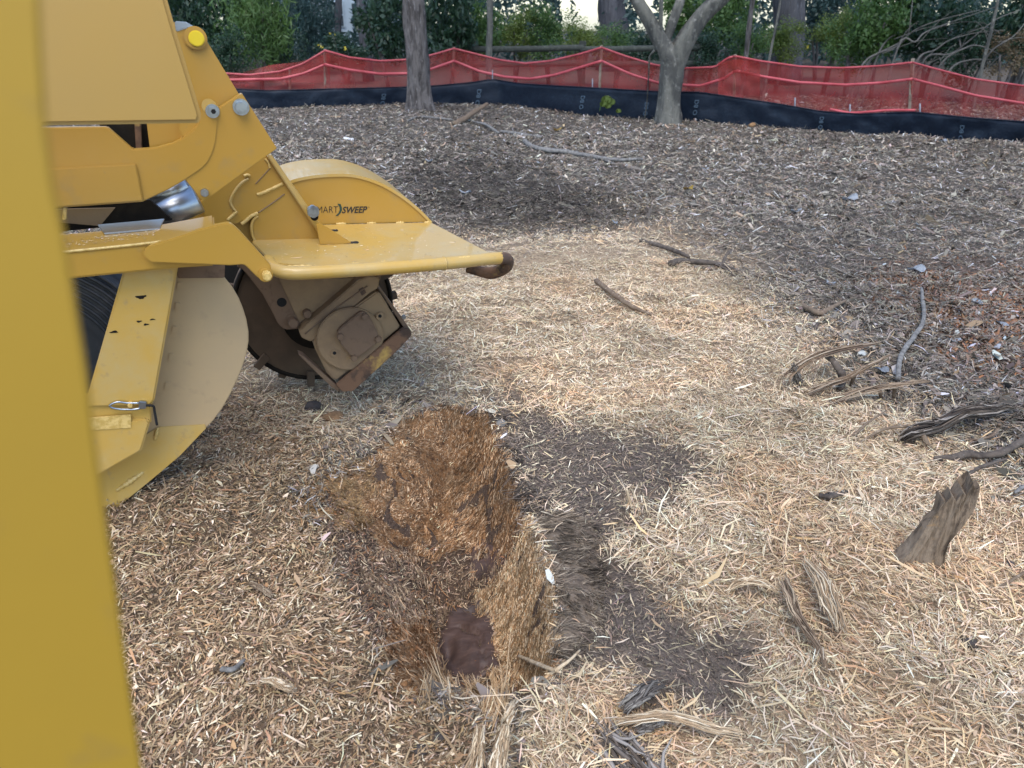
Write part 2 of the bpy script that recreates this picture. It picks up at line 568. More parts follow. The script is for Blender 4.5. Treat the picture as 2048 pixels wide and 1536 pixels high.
kind = np.full(len(px), 'litter', dtype=object)
dice = lambda: rng.random(len(px))
kind[dice() < zw['straw']] = 'straw'
kind[(dice() < zw['brown'])] = 'brown'
kind[(dice() < zw['dark'])] = 'dark'
kind[(dice() < zw['red'])] = 'red'
kind[(dice() < zw['soil'] * .955)] = 'soil'
kind[(dice() < zw['hole'])] = 'hole'
keepw = np.ones(len(px), bool)
for poly in (W_MAIN, W_RIGHT, W_CUT1, W_CUT2, W_LOW, W_BARK):
    keepw &= (poly_sd(pu, pv, poly) < 4) | (rng.random(len(px)) < .03)
keepw &= ~((kind == 'soil') & (rng.random(len(px)) > .7))
keepw &= ~((kind == 'hole') & (rng.random(len(px)) > .75))
px, py, pd, ph, pu, pv, kind = px[keepw], py[keepw], pd[keepw], ph[keepw], pu[keepw], pv[keepw], kind[keepw]
bare = vnoise(px * 5 + 9, py * 5) + .5 * vnoise(px * 16, py * 16)                  # bare and heaped spots
clump = fbm(px * 2.3 + 7, py * 2.3, 2)
hue = fbm(px * 3.1 + 70, py * 3.1 + 20, 3)
tone = fbm(px * 1.3 + 31, py * 1.3 + 11, 3)
LABEL = dict(straw=('wood_chips', 'pale straw coloured shredded wood covering the middle and right of the ground', 'wood chips'),
             brown=('brown_wood_chips', 'brown ground wood shavings heaped in the left foreground', 'wood chips'),
             soil=('soil_crumbs', 'sparse crumbs and shreds on the bare dark soil right of the stump', 'soil'),
             litter=('leaf_litter', 'grey brown mulch and leaf litter spread up to the silt fence', 'leaf litter'),
             red=('fallen_leaves', 'rusty red and grey fallen leaves at the right edge', 'leaves'),
             dark=('dark_mulch', 'dark shredded mulch patch behind the yellow wheel housing', 'mulch'),
             hole=('stump_shavings', 'brown shavings and dirt inside the hollow around the stump', 'wood chips'))
for kn in LABEL:
    s = np.where(kind == kn)[0]
    n = len(s)
    x, y, z, d = px[s], py[s], ph[s], pd[s]
    far = sstep(2.5, 12, y)
    g = rng.random(n)
    if kn == 'straw':
        L = rng.lognormal(math.log(.034), .5, n); W = rng.uniform(.0015, .0045, n) * (1 + 1.8 * far)
        fine = rng.random(n) < .5; L[fine] *= .6; W[fine] *= .75
        big = rng.random(n) < .02 * (y < 3); L[big] *= 1.8; W[big] *= 1.8
    elif kn == 'brown':
        L = rng.lognormal(math.log(.020), .5, n); W = rng.uniform(.0018, .0052, n)
        fine = rng.random(n) < .5; L[fine] *= .6; W[fine] *= .8
        big = rng.random(n) < .05; L[big] *= 1.9; W[big] *= 1.5
    elif kn in ('soil', 'hole'):
        L = rng.lognormal(math.log(.014), .6, n); W = rng.uniform(.0013, .0038, n)
    elif kn == 'red':
        L = rng.uniform(.02, .055, n); W = L * rng.uniform(.12, .42, n)
    else:
        L = rng.lognormal(math.log(.034), .45, n) * (1 + .6 * far); W = rng.uniform(.002, .006, n) * (1 + 2.2 * far)
        big = rng.random(n) < .05; W[big] = L[big] * .4
    L = np.clip(L, .008, .16)
    base_yaw = 6.3 * fbm(x * 2.2, y * 2.2 + 3, 2) * 2
    yaw = np.where(rng.random(n) < .45, base_yaw + rng.normal(0, .5, n), rng.uniform(0, 6.283, n))
    pitch = rng.normal(0, .28 if kn != 'red' else .35, n)
    lift = rng.uniform(0, .016, n) + np.abs(np.sin(pitch)) * L * .35
    if kn in ('straw', 'brown', 'litter', 'dark'):
        lift = lift + .07 * np.clip(fbm(x * 7, y * 7, 3) + .04, -.03, .5)                # small heaps
    P = np.stack([x, y, z + lift], -1)
    col = pick(kn, n)
    col = col * (1 + .7 * tone[s][:, None])
    if kn in ('litter', 'dark'):
        fr_ = sstep(5, 11, y)[:, None]; col = col * (1 - fr_) + np.clip(col * rng.lognormal(0, .42, (n, 1)), .03, .75) * fr_
    if kn == 'straw':
        w = np.clip((hue[s] - .06) * 4, 0, .6)[:, None]
        col = col * (1 - w) + col * np.array([.98, .84, .72]) * w
        w = np.clip((-hue[s] - .05) * 4, 0, .6)[:, None]
        col = col * (1 - w) + col * np.array([.72, .74, .74]) * w
    cv_, rl_, bd_ = rng.normal(.03, .06, n), rng.normal(0, .55, n), rng.normal(0, .065, n)
    shard = rng.random(n) < .06; W = np.where(shard, W * 2.2, W); L = np.where(shard, L * .8, L)
    nr = y < 4.6
    V, Q, C = ribbons(P[nr], yaw[nr], pitch[nr], L[nr], W[nr], cv_[nr], rl_[nr], col[nr], bd_[nr])
    if (~nr).any():
        V2, Q2, C2 = ribbons(P[~nr], yaw[~nr], pitch[~nr], L[~nr], W[~nr], None, rl_[~nr], col[~nr], None)
        V = np.concatenate([V, V2]); Q = np.concatenate([Q, Q2 + len(V) - len(V2)]); C = np.concatenate([C, C2])
    nm, lab, cat = LABEL[kn]
    o = link(nm, fast_mesh(nm, V, Q, C), 'chip')
    tag(o, lab, cat, None, 'stuff')

# ------------------------------------------------------------------ the stump
sc0 = PG(930, 1120)
stump = empty('tree_stump', tuple(sc0), 'ground down tree stump with fuzzy orange brown fibres in a hollow', 'tree stump')
M['wood_main'] = mat('torn_heartwood', (.26, .135, .06), .9, noise=[(14, (.10, .052, .028), .45, .62), (7, (.24, .155, .085), .52, .7), (95, (.36, .25, .15), .54, .64), (60, (.06, .032, .02), .55, .66)], bump=(110, 1.0, .012), spec=.1)
M['wood_tan'] = mat('torn_sapwood', (.26, .17, .085), .9, noise=[(10, (.17, .10, .05), .45, .65), (80, (.42, .3, .17), .56, .7)], bump=(130, .8, .006), spec=.1)
M['wood_cut'] = mat('smooth_cut_rot', (.075, .043, .033), .6, noise=[((20, 90, 20), (.11, .066, .05), .45, .65), (6, (.05, .03, .024), .45, .6)], bump=((30, 160, 30), .3, .002))
M['wood_bark'] = mat('frayed_bark', (.18, .138, .10), .95, noise=[(12, (.07, .055, .045), .45, .62), (60, (.24, .20, .16), .58, .7)], bump=(90, .9, .008), spec=.1)


def RELIEF(x, y):
    """torn wood: lumps and narrow crevices"""
    r = fbm(x * 5 + 2, y * 5, 3)
    return .05 * fbm(x * 9, y * 9, 4) - .055 * np.exp(-(r / .016) ** 2)


def ground_patch(name, poly, m, parent, lift=.006, dome=.012, step=.012, ragged=10):
    W = np.array([PG(u, v)[:2] for u, v in poly])
    x0, y0 = W.min(0) - .02; x1, y1 = W.max(0) + .02
    ax = np.arange(x0, x1, step); ay = np.arange(y0, y1, step)
    XX, YY = np.meshgrid(ax, ay)
    xs, ys = XX.ravel(), YY.ravel()
    sd = poly_sd(xs, ys, W) + .05 * fbm(xs * 18, ys * 18, 3)
    zs = height(xs, ys) + np.where(sd > 0, lift + dome * sstep(0, .08, sd), lift - .04 * sstep(0, -.02, sd) - .0) + RELIEF(xs, ys) * sstep(0, .05, sd)
    ok = sd > -.025
    I = np.arange(len(xs)).reshape(XX.shape)
    q = np.stack([I[:-1, :-1], I[:-1, 1:], I[1:, 1:], I[1:, :-1]], -1).reshape(-1, 4)
    q = q[ok[q].all(1)]
    used = np.unique(q); rm = -np.ones(len(xs), int); rm[used] = np.arange(len(used))
    me = fast_mesh(name, np.stack([xs, ys, zs], -1)[used], rm[q])
    return link(name, me, m, parent, True), W


def fuzz(name, poly, n, dirpx, L, W, cols, parent, spread=.35, rise=(.1, .6), lift=.009, dome=0.0):
    """torn fibres: short ribbons rooted in the patch, combed along a direction given as a photo direction"""
    P2 = np.array([PG(u, v)[:2] for u, v in poly])
    x0, y0 = P2.min(0); x1, y1 = P2.max(0)
    per = 14                                                        # fibres hang together in torn tufts
    nt_ = max(4, n * 3 // per)
    tx = rng.uniform(x0, x1, nt_); ty = rng.uniform(y0, y1, nt_)
    ti = np.repeat(np.arange(nt_), per)
    x = tx[ti] + rng.normal(0, .006, len(ti)); y = ty[ti] + rng.normal(0, .006, len(ti))
    k = poly_sd(x, y, P2) > -.014 * rng.random(len(ti)) * 2
    x, y, ti = x[k][:n], y[k][:n], ti[k][:n]
    tyaw = rng.normal(0, spread * 1.6, nt_)[ti]; tlen = rng.lognormal(0, .38, nt_)[ti]; tcol = np.clip(rng.normal(1, .24, nt_), .4, 1.7)[ti]; trise = rng.uniform(-.1, .35, nt_)[ti]
    n = len(x)
    cu = np.mean([q[0] for q in poly]); cv = np.mean([q[1] for q in poly])
    a = PZ(cu, cv); b = PZ(cu + dirpx[0], cv + dirpx[1])
    yaw0 = math.atan2(b[1] - a[1], b[0] - a[0])
    e = .01
    gxs = (height(x + e, y) - height(x - e, y)) / (2 * e); gys = (height(x, y + e) - height(x, y - e)) / (2 * e)
    yaw = yaw0 + 2.2 * fbm(x * 6, y * 6, 2) + tyaw + rng.normal(0, spread * .5, n)
    slope = np.arctan(gxs * np.cos(yaw) + gys * np.sin(yaw))
    ll = rng.lognormal(math.log(L), .3, n) * tlen
    pitch = slope + trise + rng.uniform(rise[0], rise[1], n) * .7
    sdp = poly_sd(x, y, P2)
    z = height(x, y) + lift + dome * sstep(0, .08, sdp) + RELIEF(x, y) * sstep(0, .05, sdp) + np.sin(pitch) * ll * .4
    P = np.stack([x, y, z], -1)
    cc = np.array(cols)[rng.integers(0, len(cols), n)] * rng.normal(1, .16, (n, 1)) * tcol[:, None]
    band = fbm(x * 6 + 50, y * 6, 3)
    cc = np.clip(cc * (1 + 2.0 * band[:, None]), .015, .9)
    V, Q, C = ribbons(P, yaw, pitch, ll, np.full(n, W) * rng.uniform(.7, 1.4, n), rng.normal(-.06, .06, n), rng.normal(0, .7, n), cc, rng.normal(0, .08, n))
    o = link(name, fast_mesh(name, V, Q, C), 'chip', parent)
    o['kind'] = 'stuff'
    return o


ochre = [(.34, .20, .085), (.26, .15, .07), (.20, .13, .08), (.42, .28, .14)]
p_, _ = ground_patch('wood_face', W_MAIN, 'wood_main', stump, dome=.004)
p_['label'] = 'orange brown torn far wall of the stump'
fuzz('wood_fibres', W_MAIN, 26000, (30, -6), .0115, .0022, [(.34, .19, .09), (.25, .13, .058), (.42, .26, .14), (.56, .40, .25), (.13, .07, .035)], p_, dome=.004, spread=.35, rise=(0, .25))
p_, _ = ground_patch('wood_face', W_RIGHT, 'wood_tan', stump, dome=.010)
p_['label'] = 'pale tan torn right wall of the stump'
fuzz('wood_fibres', W_RIGHT, 15000, (22, -18), .010, .0021, [(.58, .42, .25), (.50, .34, .19), (.68, .53, .35), (.44, .26, .13), (.34, .19, .09)], p_, dome=.010, spread=.5, rise=(0, .35))
p_, _ = ground_patch('wood_face', W_LOW, 'wood_main', stump, dome=.012)
fuzz('wood_fibres', W_LOW, 4600, (-8, 26), .013, .0025, [(.32, .18, .09), (.25, .13, .065), (.44, .30, .18)], p_, dome=.012, spread=.5)
p_, _ = ground_patch('wood_face', W_OCHRE, 'wood_tan', stump, dome=.012)
fuzz('wood_fibres', W_OCHRE, 5500, (30, 14), .015, .0024, ochre, p_, dome=.012, spread=.6)
p_, _ = ground_patch('cut_face', W_CUT1, 'wood_cut', stump, lift=.012, dome=.004)
p_['label'] = 'small smooth dark brown cut patch'
p_, _ = ground_patch('cut_face', W_CUT2, 'wood_cut', stump, lift=.012, dome=.004)
p_['label'] = 'larger smooth dark brown cut patch'
p_, _ = ground_patch('bark', W_BARK, 'wood_bark', stump, lift=.008, dome=.012)
fuzz('bark_fibres', W_BARK, 3800, (34, 14), .042, .0024, [(.26, .205, .15), (.18, .142, .105), (.36, .29, .21), (.13, .10, .075)], p_, spread=.22, rise=(.0, .3), lift=.008, dome=.012)
fuzz('bark_fibres', [(985, 830), (1010, 845), (1050, 960), (1090, 1035), (1062, 1040), (1035, 960)], 1200, (30, 20), .05, .0026,
     [(.13, .105, .085), (.20, .16, .13), (.08, .065, .055)], p_, spread=.35, rise=(.0, .35))
fuzz('wood_fibres', [(860, 1170), (960, 1110), (1000, 1160), (950, 1200), (890, 1215), (860, 1250), (770, 1260), (720, 1120), (830, 1110)], 5200, (12, -24), .014, .0024,
     [(.27, .18, .11), (.20, .13, .085), (.36, .25, .15), (.14, .095, .07), (.5, .38, .25)], p_, spread=.9)
fuzz('wood_fibres', [(880, 1352), (1000, 1345), (1020, 1400), (990, 1440), (900, 1440), (860, 1410)], 1500, (-12, -30), .06, .0028,
     [(.40, .27, .15), (.28, .18, .10), (.52, .40, .26)], p_, spread=.45, rise=(.2, .8))


# ------------------------------------------------------------------ the stump grinder (one machine, its parts as children)
grinder = empty('stump_grinder', tuple(PN(640, 785, 3.5) * np.array([1, 1, 0])), 'yellow stump grinder reaching in from the left with boom, wheel housing and gearbox', 'stump grinder')


def quad_mesh(name, V, Fs, m, parent, bevel=.003, smooth=False):
    bm = bmesh.new()
    vs = [bm.verts.new(v) for v in V]
    for f in Fs: bm.faces.new([vs[i] for i in f])
    bmesh.ops.recalc_face_normals(bm, faces=bm.faces)
    if bevel:
        es = [e for e in bm.edges if len(e.link_faces) == 2 and e.calc_face_angle(0) > .4]
        bmesh.ops.bevel(bm, geom=es, offset=bevel, segments=2, affect='EDGES', clamp_overlap=True)
    return bm_link(name, bm, m, parent, smooth)


# wheel housing: half-round face with the lettering, rolled cover behind it
CF = 3.35
hz0, hz1 = PN(600, 449, CF), PN(862, 444, CF)
arc_px = [(545, 385), (560, 373), (585, 361), (615, 354), (650, 350), (690, 349), (715, 352), (740, 359), (765, 369), (790, 383), (812, 398), (832, 414), (848, 429), (862, 444)]
face_px = [(520, 452), (528, 410)] + arc_px
housing = plate('wheel_housing', face_px, CF, .012, 'yellow', grinder, .002)
arcP, _ = smooth_path([PN(u, v, CF) for u, v in [(520, 452), (528, 410)] + arc_px], [1] * (len(arc_px) + 2), 48)
ctr = PN(672, 575, CF)
V = []; Fs = []
DEP = .40
k = len(arcP)
for off, dn in ((.004, -.006), (.004, DEP), (-.008, DEP), (-.008, -.006)):
    for q in arcP:
        r = (q - ctr); r /= np.linalg.norm(r)
        V.append(q + r * off + NV * dn)
for a in range(4):
    b = (a + 1) % 4
    for i in range(k - 1):
        Fs.append((a * k + i, a * k + i + 1, b * k + i + 1, b * k + i))
Fs += [(0, k, 2 * k, 3 * k), (k - 1, 2 * k - 1, 3 * k - 1, 4 * k - 1)]
quad_mesh('rolled_cover', V, Fs, 'yellow_top', housing, 0, False)
# back and right closing wall of the cover
back = plate('back_wall', [(520, 452), (528, 410)] + arc_px, CF + DEP - .012, .008, 'yellow', housing, 0)
for i, (u0, u1) in enumerate(((672, 692), (734, 752), (792, 808), (848, 864))):
    bead('weld_bead', [PN(u0, 447.5 - i * .8, CF - .004), PN((u0 + u1) / 2, 447 - i * .8, CF - .005), PN(u1, 447 - i * .8, CF - .004)], .006, 'weld', housing, 10, i)


def lettering(name, text, u0, v0, u1, v1, c, parent, m, shear=0.0, bold=0.0):
    cu = bpy.data.curves.new(name, 'FONT')
    cu.body = text; cu.size = 1.0; cu.shear = shear; cu.offset = bold; cu.resolution_u = 4
    tmp = bpy.data.objects.new(name, cu)
    COL.objects.link(tmp)
    dg = bpy.context.evaluated_depsgraph_get()
    me = bpy.data.meshes.new_from_object(tmp.evaluated_get(dg))
    bpy.data.objects.remove(tmp)
    co = np.array([v.co for v in me.vertices])
    lo, hi = co.min(0), co.max(0)
    A = PN(u0, v1, c); B = PN(u1, v1 - (u1 - u0) * .02, c); T = PN(u0, v0, c)
    for v in me.vertices:
        s = (v.co[0] - lo[0]) / (hi[0] - lo[0]); t = (v.co[1] - lo[1]) / (hi[1] - lo[1])
        v.co = A + (B - A) * s + (T - A) * t
    me.materials.clear()
    return link(name, me, m, parent)


lettering('lettering', 'SMART', 626, 413.2, 676, 426.2, CF - .002, housing, 'ink', 0, -.012)
lettering('lettering', 'SWEEP', 684, 413.4, 734.5, 426.8, CF - .002, housing, 'ink', .28, .022)
tube('registered_mark', [PN(737.2, 414.3, CF - .002), PN(738.4, 414.3, CF - .002)], .0022, 'ink', housing, 6)
# swoosh between the words
sw = [(675, 407.5), (681, 407.8), (683.5, 414), (684, 420), (681, 426), (676, 431.5), (671, 431.8), (677, 426), (679.5, 420), (679, 414)]
slab('swoosh_mark', [PN(u, v, CF - .001) for u, v in sw], -NV * .001, 'ink_green', housing, 0)

# shelf guard: near-level plate in front of the housing
def shelf_z(t):
    return np.interp(t, [.267, .834], [hz0[2], hz1[2]])


def PS(u, v, dz=0.0):
    """photo position on the shelf plate (a plane rising slightly to the left)"""
    r = ray(u, v)
    sl = (hz1[2] - hz0[2]) / (TV @ hz1 - TV @ hz0)
    nrm = ZV - TV * sl
    return EYEP + r * ((nrm @ (hz1 + ZV * dz) - nrm @ EYEP) / (nrm @ r))


sh = [(500, 452), (862, 444.5), (985, 508), (940, 515), (887, 519), (800, 524), (651, 531), (600, 530), (560, 527), (540, 520), (505, 485)]
shelf = slab('shelf_guard', [PS(u, v) for u, v in sh], -ZV * .012, 'yellow_top', grinder, .003)
def slot(u, v, lu, lv, parent):
    c0 = PS(u, v, .0015)
    rr = lu / FPX * 3.4
    pts = [c0 + (TV * math.cos(a) + NV * math.sin(a) * 1.1) * rr * (1.0 if abs(math.cos(a)) > .5 else .75) for a in np.linspace(0, 2 * math.pi, 14, endpoint=False)]
    slab('slot', pts, -ZV * .004, 'black', parent, 0)


slot(667, 460.5, 8.5, 4, shelf); slot(708, 484.5, 8.5, 4, shelf)
tp = [PS(536, 522, -.01), PS(542, 532, -.012), PS(556, 541, -.014), PS(580, 545.5, -.015), PS(620, 545, -.015), PS(760, 537, -.015), PS(887, 527, -.015), PS(975, 518, -.015), PS(1003, 516, -.018)]
tube('guard_tube', tp, .0245, 'yellow_top', shelf, 14, 60)
e0 = PS(1003, 516, -.018)
horn = [e0 - TV * .03, e0 + TV * .02 - ZV * .006, e0 + TV * .025 + NV * .03 - ZV * .05, e0 - TV * .02 + NV * .09 - ZV * .085, e0 - TV * .10 + NV * .14 - ZV * .07]
tube('tube_end', horn, [.0248, .025, .025, .024, .018], 'rust', shelf, 12, 22, rough=.05)
tube('tube_joint', [PS(886, 527, -.015), PS(890, 526.7, -.015)], .0262, 'yellow_top', shelf, 14)
for i, (a, b) in enumerate((((575, 532), (650, 533)), ((690, 529), (722, 527)), ((752, 526), (785, 524)), ((815, 522), (850, 520)), ((905, 518), (955, 513)))):
    bead('weld_bead', [PS(*a, .001), PS((a[0] + b[0]) / 2, (a[1] + b[1]) / 2 - .3, .003), PS(*b, .001)], .0055, 'weld', shelf, 16, i)
# small gusset and its bolt on the shelf
c_g = NV @ PS(690, 488)
plate('gusset', [(632, 448, 4), (640, 446), (703, 485.5), (690, 488), (640, 489)], c_g + .0, .012, 'yellow', shelf, .002)

# cutter wheel behind the gearbox, with its teeth
wp, wc, wr = disc_pts(630, 614, 158, 3.46, 56)
wheel = slab('cutter_wheel', wp, NV * .04, 'wheel', grinder, .003)
plate('gap_shade', [(400, 520), (770, 535), (775, 590), (760, 640), (600, 700), (520, 690), (470, 640), (400, 640)], 3.62, .01, 'black', grinder, 0)  # added black sheet, gives the gap behind the wheel its shade
tube('wheel_rim', [wc + NV * -.002 + TV * wr * .97 * math.cos(a) + ZV * wr * .97 * math.sin(a) for a in np.linspace(0, 2 * math.pi, 57)], .011, 'dark', wheel, 6, cap=False)
slab('wheel_hub', disc_pts(630, 614, 70, 3.455, 30)[0], -NV * .12, 'dark', wheel, .004)
for i in range(18):
    a = 2 * math.pi * i / 18
    rd = TV * math.cos(a) + ZV * math.sin(a); tg = -TV * math.sin(a) + ZV * math.cos(a)
    o = wc + rd * wr
    side = -NV if i % 2 else NV * 1.6
    slab('tooth', [o - rd * .05 + tg * .018 + side * .026, o + rd * .022 + tg * .022 + side * .03, o + rd * .026 - tg * .012 + side * .03, o - rd * .05 - tg * .018 + side * .026], -side * .02, 'wheel', wheel, .002)

# hanger bracket under the shelf that carries the gearbox
CB = 3.10
bracket = plate('hanger_bracket', [(470, 522), (548, 540), (640, 552), (764, 548), (760, 562), (722, 558), (598, 658, 6), (570, 660, 8), (556, 648, 6), (545, 625), (526, 590), (500, 556)], CB, .03, 'grime', grinder, .003)
quad = [(556, 553), (640, 556), (715, 556), (599, 646)]
plate('recessed_web', [(q[0], q[1]) for q in quad], CB - .006, .005, 'grime_light', bracket, .002)
puck('bolt_hole', 563.5, 604.5, 9.5, CB, .0015, 'black', bracket, 20, 0, 0)
b1 = bolt(585, 641, 14, CB - .002, bracket, 'grime', True, .04, .2)
b2 = bolt(613, 624, 12, CB - .002, bracket, 'grime', True, .035, .5)
# clamp flange
CG = 3.02
flange = plate('clamp_flange', [(598, 664, 4), (717, 560), (737, 553), (759, 556), (757, 576), (740, 586), (640, 672), (622, 684, 5), (604, 676, 4)], CG + .015, .08, 'grime_light', grinder, .004)
plate('flange_notch', [(717, 579), (726, 574), (733, 585), (724, 592)], CG + .013, .006, 'rust', flange, .001)
tube('flange_seam', [PN(610, 668, CG + .012), PN(665, 622, CG + .012), PN(735, 572, CG + .012)], .003, 'grime', flange, 6, 14)
# gearbox
gear = plate('gearbox', [(634, 668, 10), (757, 581, 12), (801, 654, 6), (700, 740, 10), (671, 763, 8), (655, 748, 6), (626, 690, 12)], CG, .26, 'grime_light', grinder, .006)
slab('flange_ring', disc_pts(700, 676, 66, CG - .001, 40)[0], -NV * .018, 'grime_light', gear, .004)
cover = plate('cover_plate', [(675, 664, 8), (683, 655, 6), (722, 624, 8), (732, 626, 8), (741, 636, 5), (757, 668, 6), (758, 684, 8), (712, 718, 8), (701, 712, 6), (680, 686, 5)], CG - .046, .03, 'grime', gear, .004)
for (u, v) in ((680, 672), (729, 632), (756, 677), (708, 715)):
    puck('cover_bolt', u, v, 7.2, CG - .046, .016, 'grime', gear, 8, .2, .003)
for (u, v) in ((760, 632), (669, 706)):
    puck('plug', u, v, 8.5, CG - .017, .008, 'grime_light', gear, 14, 0, .002)
    puck('plug_socket', u, v, 3.6, CG - .0255, .002, 'black', gear, 8, 0, 0)
# skid plates around the gearbox
skid = plate('skid_plate', [(672, 769, 3), (806, 655, 5), (819, 657, 6), (823, 671, 5), (800, 697), (735, 757, 5), (706, 783, 6), (684, 784, 5)], CG - .03, .012, 'rust', grinder, .003)
plate('skid_rail', [(596, 708, 4), (607, 712, 3), (676, 773, 3), (681, 785, 4), (664, 775, 3), (630, 742)], CG + .0, .05, 'grime', grinder, .003)
slab('skid_foot', [PN(684, 784, CG - .018), PN(706, 783, CG - .018), PN(800, 697, CG - .018), PN(823, 671, CG - .018), PN(815, 668, CG - .018), PN(796, 690, CG - .018), PN(703, 776, CG - .018)], NV * .30, 'grime', skid, .003)
slab('end_strap', [PN(757, 577, CG + .02), PN(764, 582, CG + .02), PN(824, 664, CG + .02), PN(822, 674, CG + .02), PN(813, 664, CG + .02)], NV * .2, 'grime', grinder, .002)
bolt(807, 633, 5, CG + .0, grinder, 'steel', False, .012)

# boom plate standing on the shelf and its flange, welds and ribs
CH = 3.10
boom = plate('boom_plate', [(400, 405), (505, 328), (536, 309), (662, 494), (522, 497.5), (508, 476), (504, 452), (514, 426), (490, 440), (474, 448), (462, 447), (420, 470)], CH, .05, 'yellow', grinder, .003)
plate('boom_flange', [(533, 311), (541, 309), (553, 324), (671, 493.5), (655, 494.5)], CH - .022, .12, 'yellow_top', boom, .004)
plate('web_plate', [(330, 440), (372, 376), (420, 398), (500, 346), (494, 358), (470, 385), (462, 404), (472, 424), (458, 436), (450, 446), (380, 466), (330, 470)], CH + .03, .02, 'yellow', boom, .002)


def ribbon_edge(name, px, c, wid, m, parent, n=24):
    P, _ = smooth_path([PN(u, v, c) for u, v in px], [1] * len(px), n)
    return tube(name, P, wid, m, parent, 8)


ribbon_edge('curved_edge', [(497, 357), (482, 367), (468, 385), (461, 402), (465, 415), (471, 422)], CH - .002, .0055, 'yellow_top', boom)
ribbon_edge('curved_edge', [(516, 432), (507, 440), (503, 453), (505, 470), (510, 482), (515, 488)], CH - .002, .0055, 'yellow_top', boom)
ribbon_edge('weld_bead', [(514, 389), (522, 387), (545, 377), (566, 367)], CH - .001, .0065, 'weld', boom)
ribbon_edge('weld_bead', [(483, 448), (492, 441), (503, 432), (516, 426)], CH - .001, .007, 'weld', boom)
ribbon_edge('weld_bead', [(530, 318), (537, 325), (540, 336)], CH - .001, .005, 'weld', boom)
ribbon_edge('weld_bead', [(455, 440), (464, 432), (474, 423)], CH - .004, .006, 'weld', boom)
ribbon_edge('weld_bead', [(488, 352), (495, 350), (500, 352)], CH - .004, .006, 'weld', boom)
ribbon_edge('rib_seam', [(517, 425), (545, 406), (569, 388)], CH - .001, .0025, 'grime_light', boom)
ribbon_edge('rib_seam', [(540, 336), (524, 354), (511, 368)], CH - .001, .002, 'grime_light', boom)
# bolt beside the boom flange
bb = puck('boom_bolt', 625, 421, 13, CH - .05, .03, 'steel', boom, 6, .5, .003)
puck('boom_bolt_stem', 628, 432, 8, CH - .04, .02, 'dark', boom, 10, 0, .002)

# upper arm with its end plate
CA = 2.74
arm = plate('arm_plate', [(-560, 262), (214, 254), (265, 299), (311, 296), (346, 286), (368, 276), (388, 261), (399, 243), (402, 216, 10), (409, 202, 10), (424, 200, 8), (438, 212), (432, 290, 30), (415, 330, 20), (372, 359), (335, 380), (284, 404), (117, 416), (-560, 470)], CA, .03, 'yellow', grinder, .003)
endp = plate('end_plate', [(425, 226), (470, 196), (484, 187, 4), (554, 297, 3), (407, 404, 3), (340, 322), (360, 280)], CA + .004, .06, 'yellow', arm, .003)
plate('arm_doubler', [(-40, 344), (105, 337), (272, 328), (286, 402), (117, 414), (-40, 424)], CA - .012, .01, 'yellow', arm, .003)
bolt(482, 214, 16, CA + .002, arm, 'steel', True, .022, .2)
w = bolt(425, 222, 13.5, CA, arm, 'steel', True, .012, 0)
puck('bolt_socket', 427, 223, 5, CA - .016, .002, 'black', arm, 6, 0, 0)
puck('boss', 418, 212, 14, CA + .001, .002, 'yellow_top', arm, 20, 0, 0)
bolt(409, 384, 8.5, CA + .003, arm, 'steel', False, .02, .4)
# link behind the hood and its pin cap
CL = 2.82
lk = plate('tilt_link', [(340, 46), (362, 42, 8), (392, 55, 10), (411, 78, 8), (480, 192), (440, 222), (395, 262), (330, 270), (300, 180)], CL, .05, 'yellow', grinder, .004)
puck('pin_boss', 391, 76, 22, CL - .001, .012, 'yellow', lk, 28, 0, .003)
puck('pin_cap', 393, 77, 15, CL - .013, .008, 'cap', lk, 28, 0, .003)
slab('link_top', [PN(349, 42, CL - .004), PN(372, 44, CL - .004), PN(390, 55, CL - .004), PN(368, 58, CL - .004), PN(352, 64, CL - .004)], NV * .1, 'chrome', lk, .003)
# inside of the arm opening
plate('opening_shade', [(200, 235), (330, 235), (330, 310), (200, 310)], CA + .12, .02, 'dark', arm, 0)  # near-black back sheet stands in for the shade inside
plate('inner_plate', [(292, 235), (362, 235), (368, 282), (300, 300)], CA + .06, .02, 'yellow', arm, .002)
plate('inner_post', [(268, 240), (282, 240), (284, 300), (272, 300)], CA + .09, .02, 'rust', arm, .002)
puck('inner_barrel', 382, 258, 22, CA + .035, .02, 'yellow', arm, 24, 0, .003)

# lower lift link, its beam, the added strip that mimics a sky glint
CD = 2.33
ll_ = plate('lift_link', [(284, 508, 14), (296, 493, 10), (410, 456), (440, 449), (459, 445, 12), (474, 457, 8), (542, 532, 10), (545, 549, 10), (533, 561, 10), (517, 557, 6), (489, 529, 6), (459, 531), (300, 525, 8)], CD, .025, 'yellow', grinder, .003)
puck('pin_washer', 531, 549, 14, CD, .01, 'yellow', ll_, 20, 0, .002)
puck('link_pin', 533, 548, 9.5, CD - .01, .03, 'weld', ll_, 8, .2, .003)
Vb = [PN(-560, 568, CD + .03), PN(292, 488, CD + .03), PN(430, 462, CD + .03), PN(430, 532, CD + .03), PN(360, 536, CD + .03), PN(-560, 628, CD + .03)]
beam = slab('lift_beam', Vb, NV * .22, 'yellow', grinder, .006)
tube('beam_edge', [PN(-560, 567, CD + .028), PN(292, 487, CD + .028), PN(410, 457, CD + .028)], .004, 'weld', beam, 8, 20)
plate('pocket_shade', [(60, 412), (300, 400), (345, 440), (200, 455), (60, 470)], CA + .14, .02, 'dark', grinder, 0)  # dark sheet painted as the shade between arm and beam
plate('pocket_liner', [(60, 420), (230, 416), (200, 452), (60, 440)], CA + .12, .01, 'grime_light', grinder, 0)
plate('pocket_edge', [(126, 416), (133, 416), (132, 440), (124, 440)], CA - .0, .02, 'weld', grinder, .002)
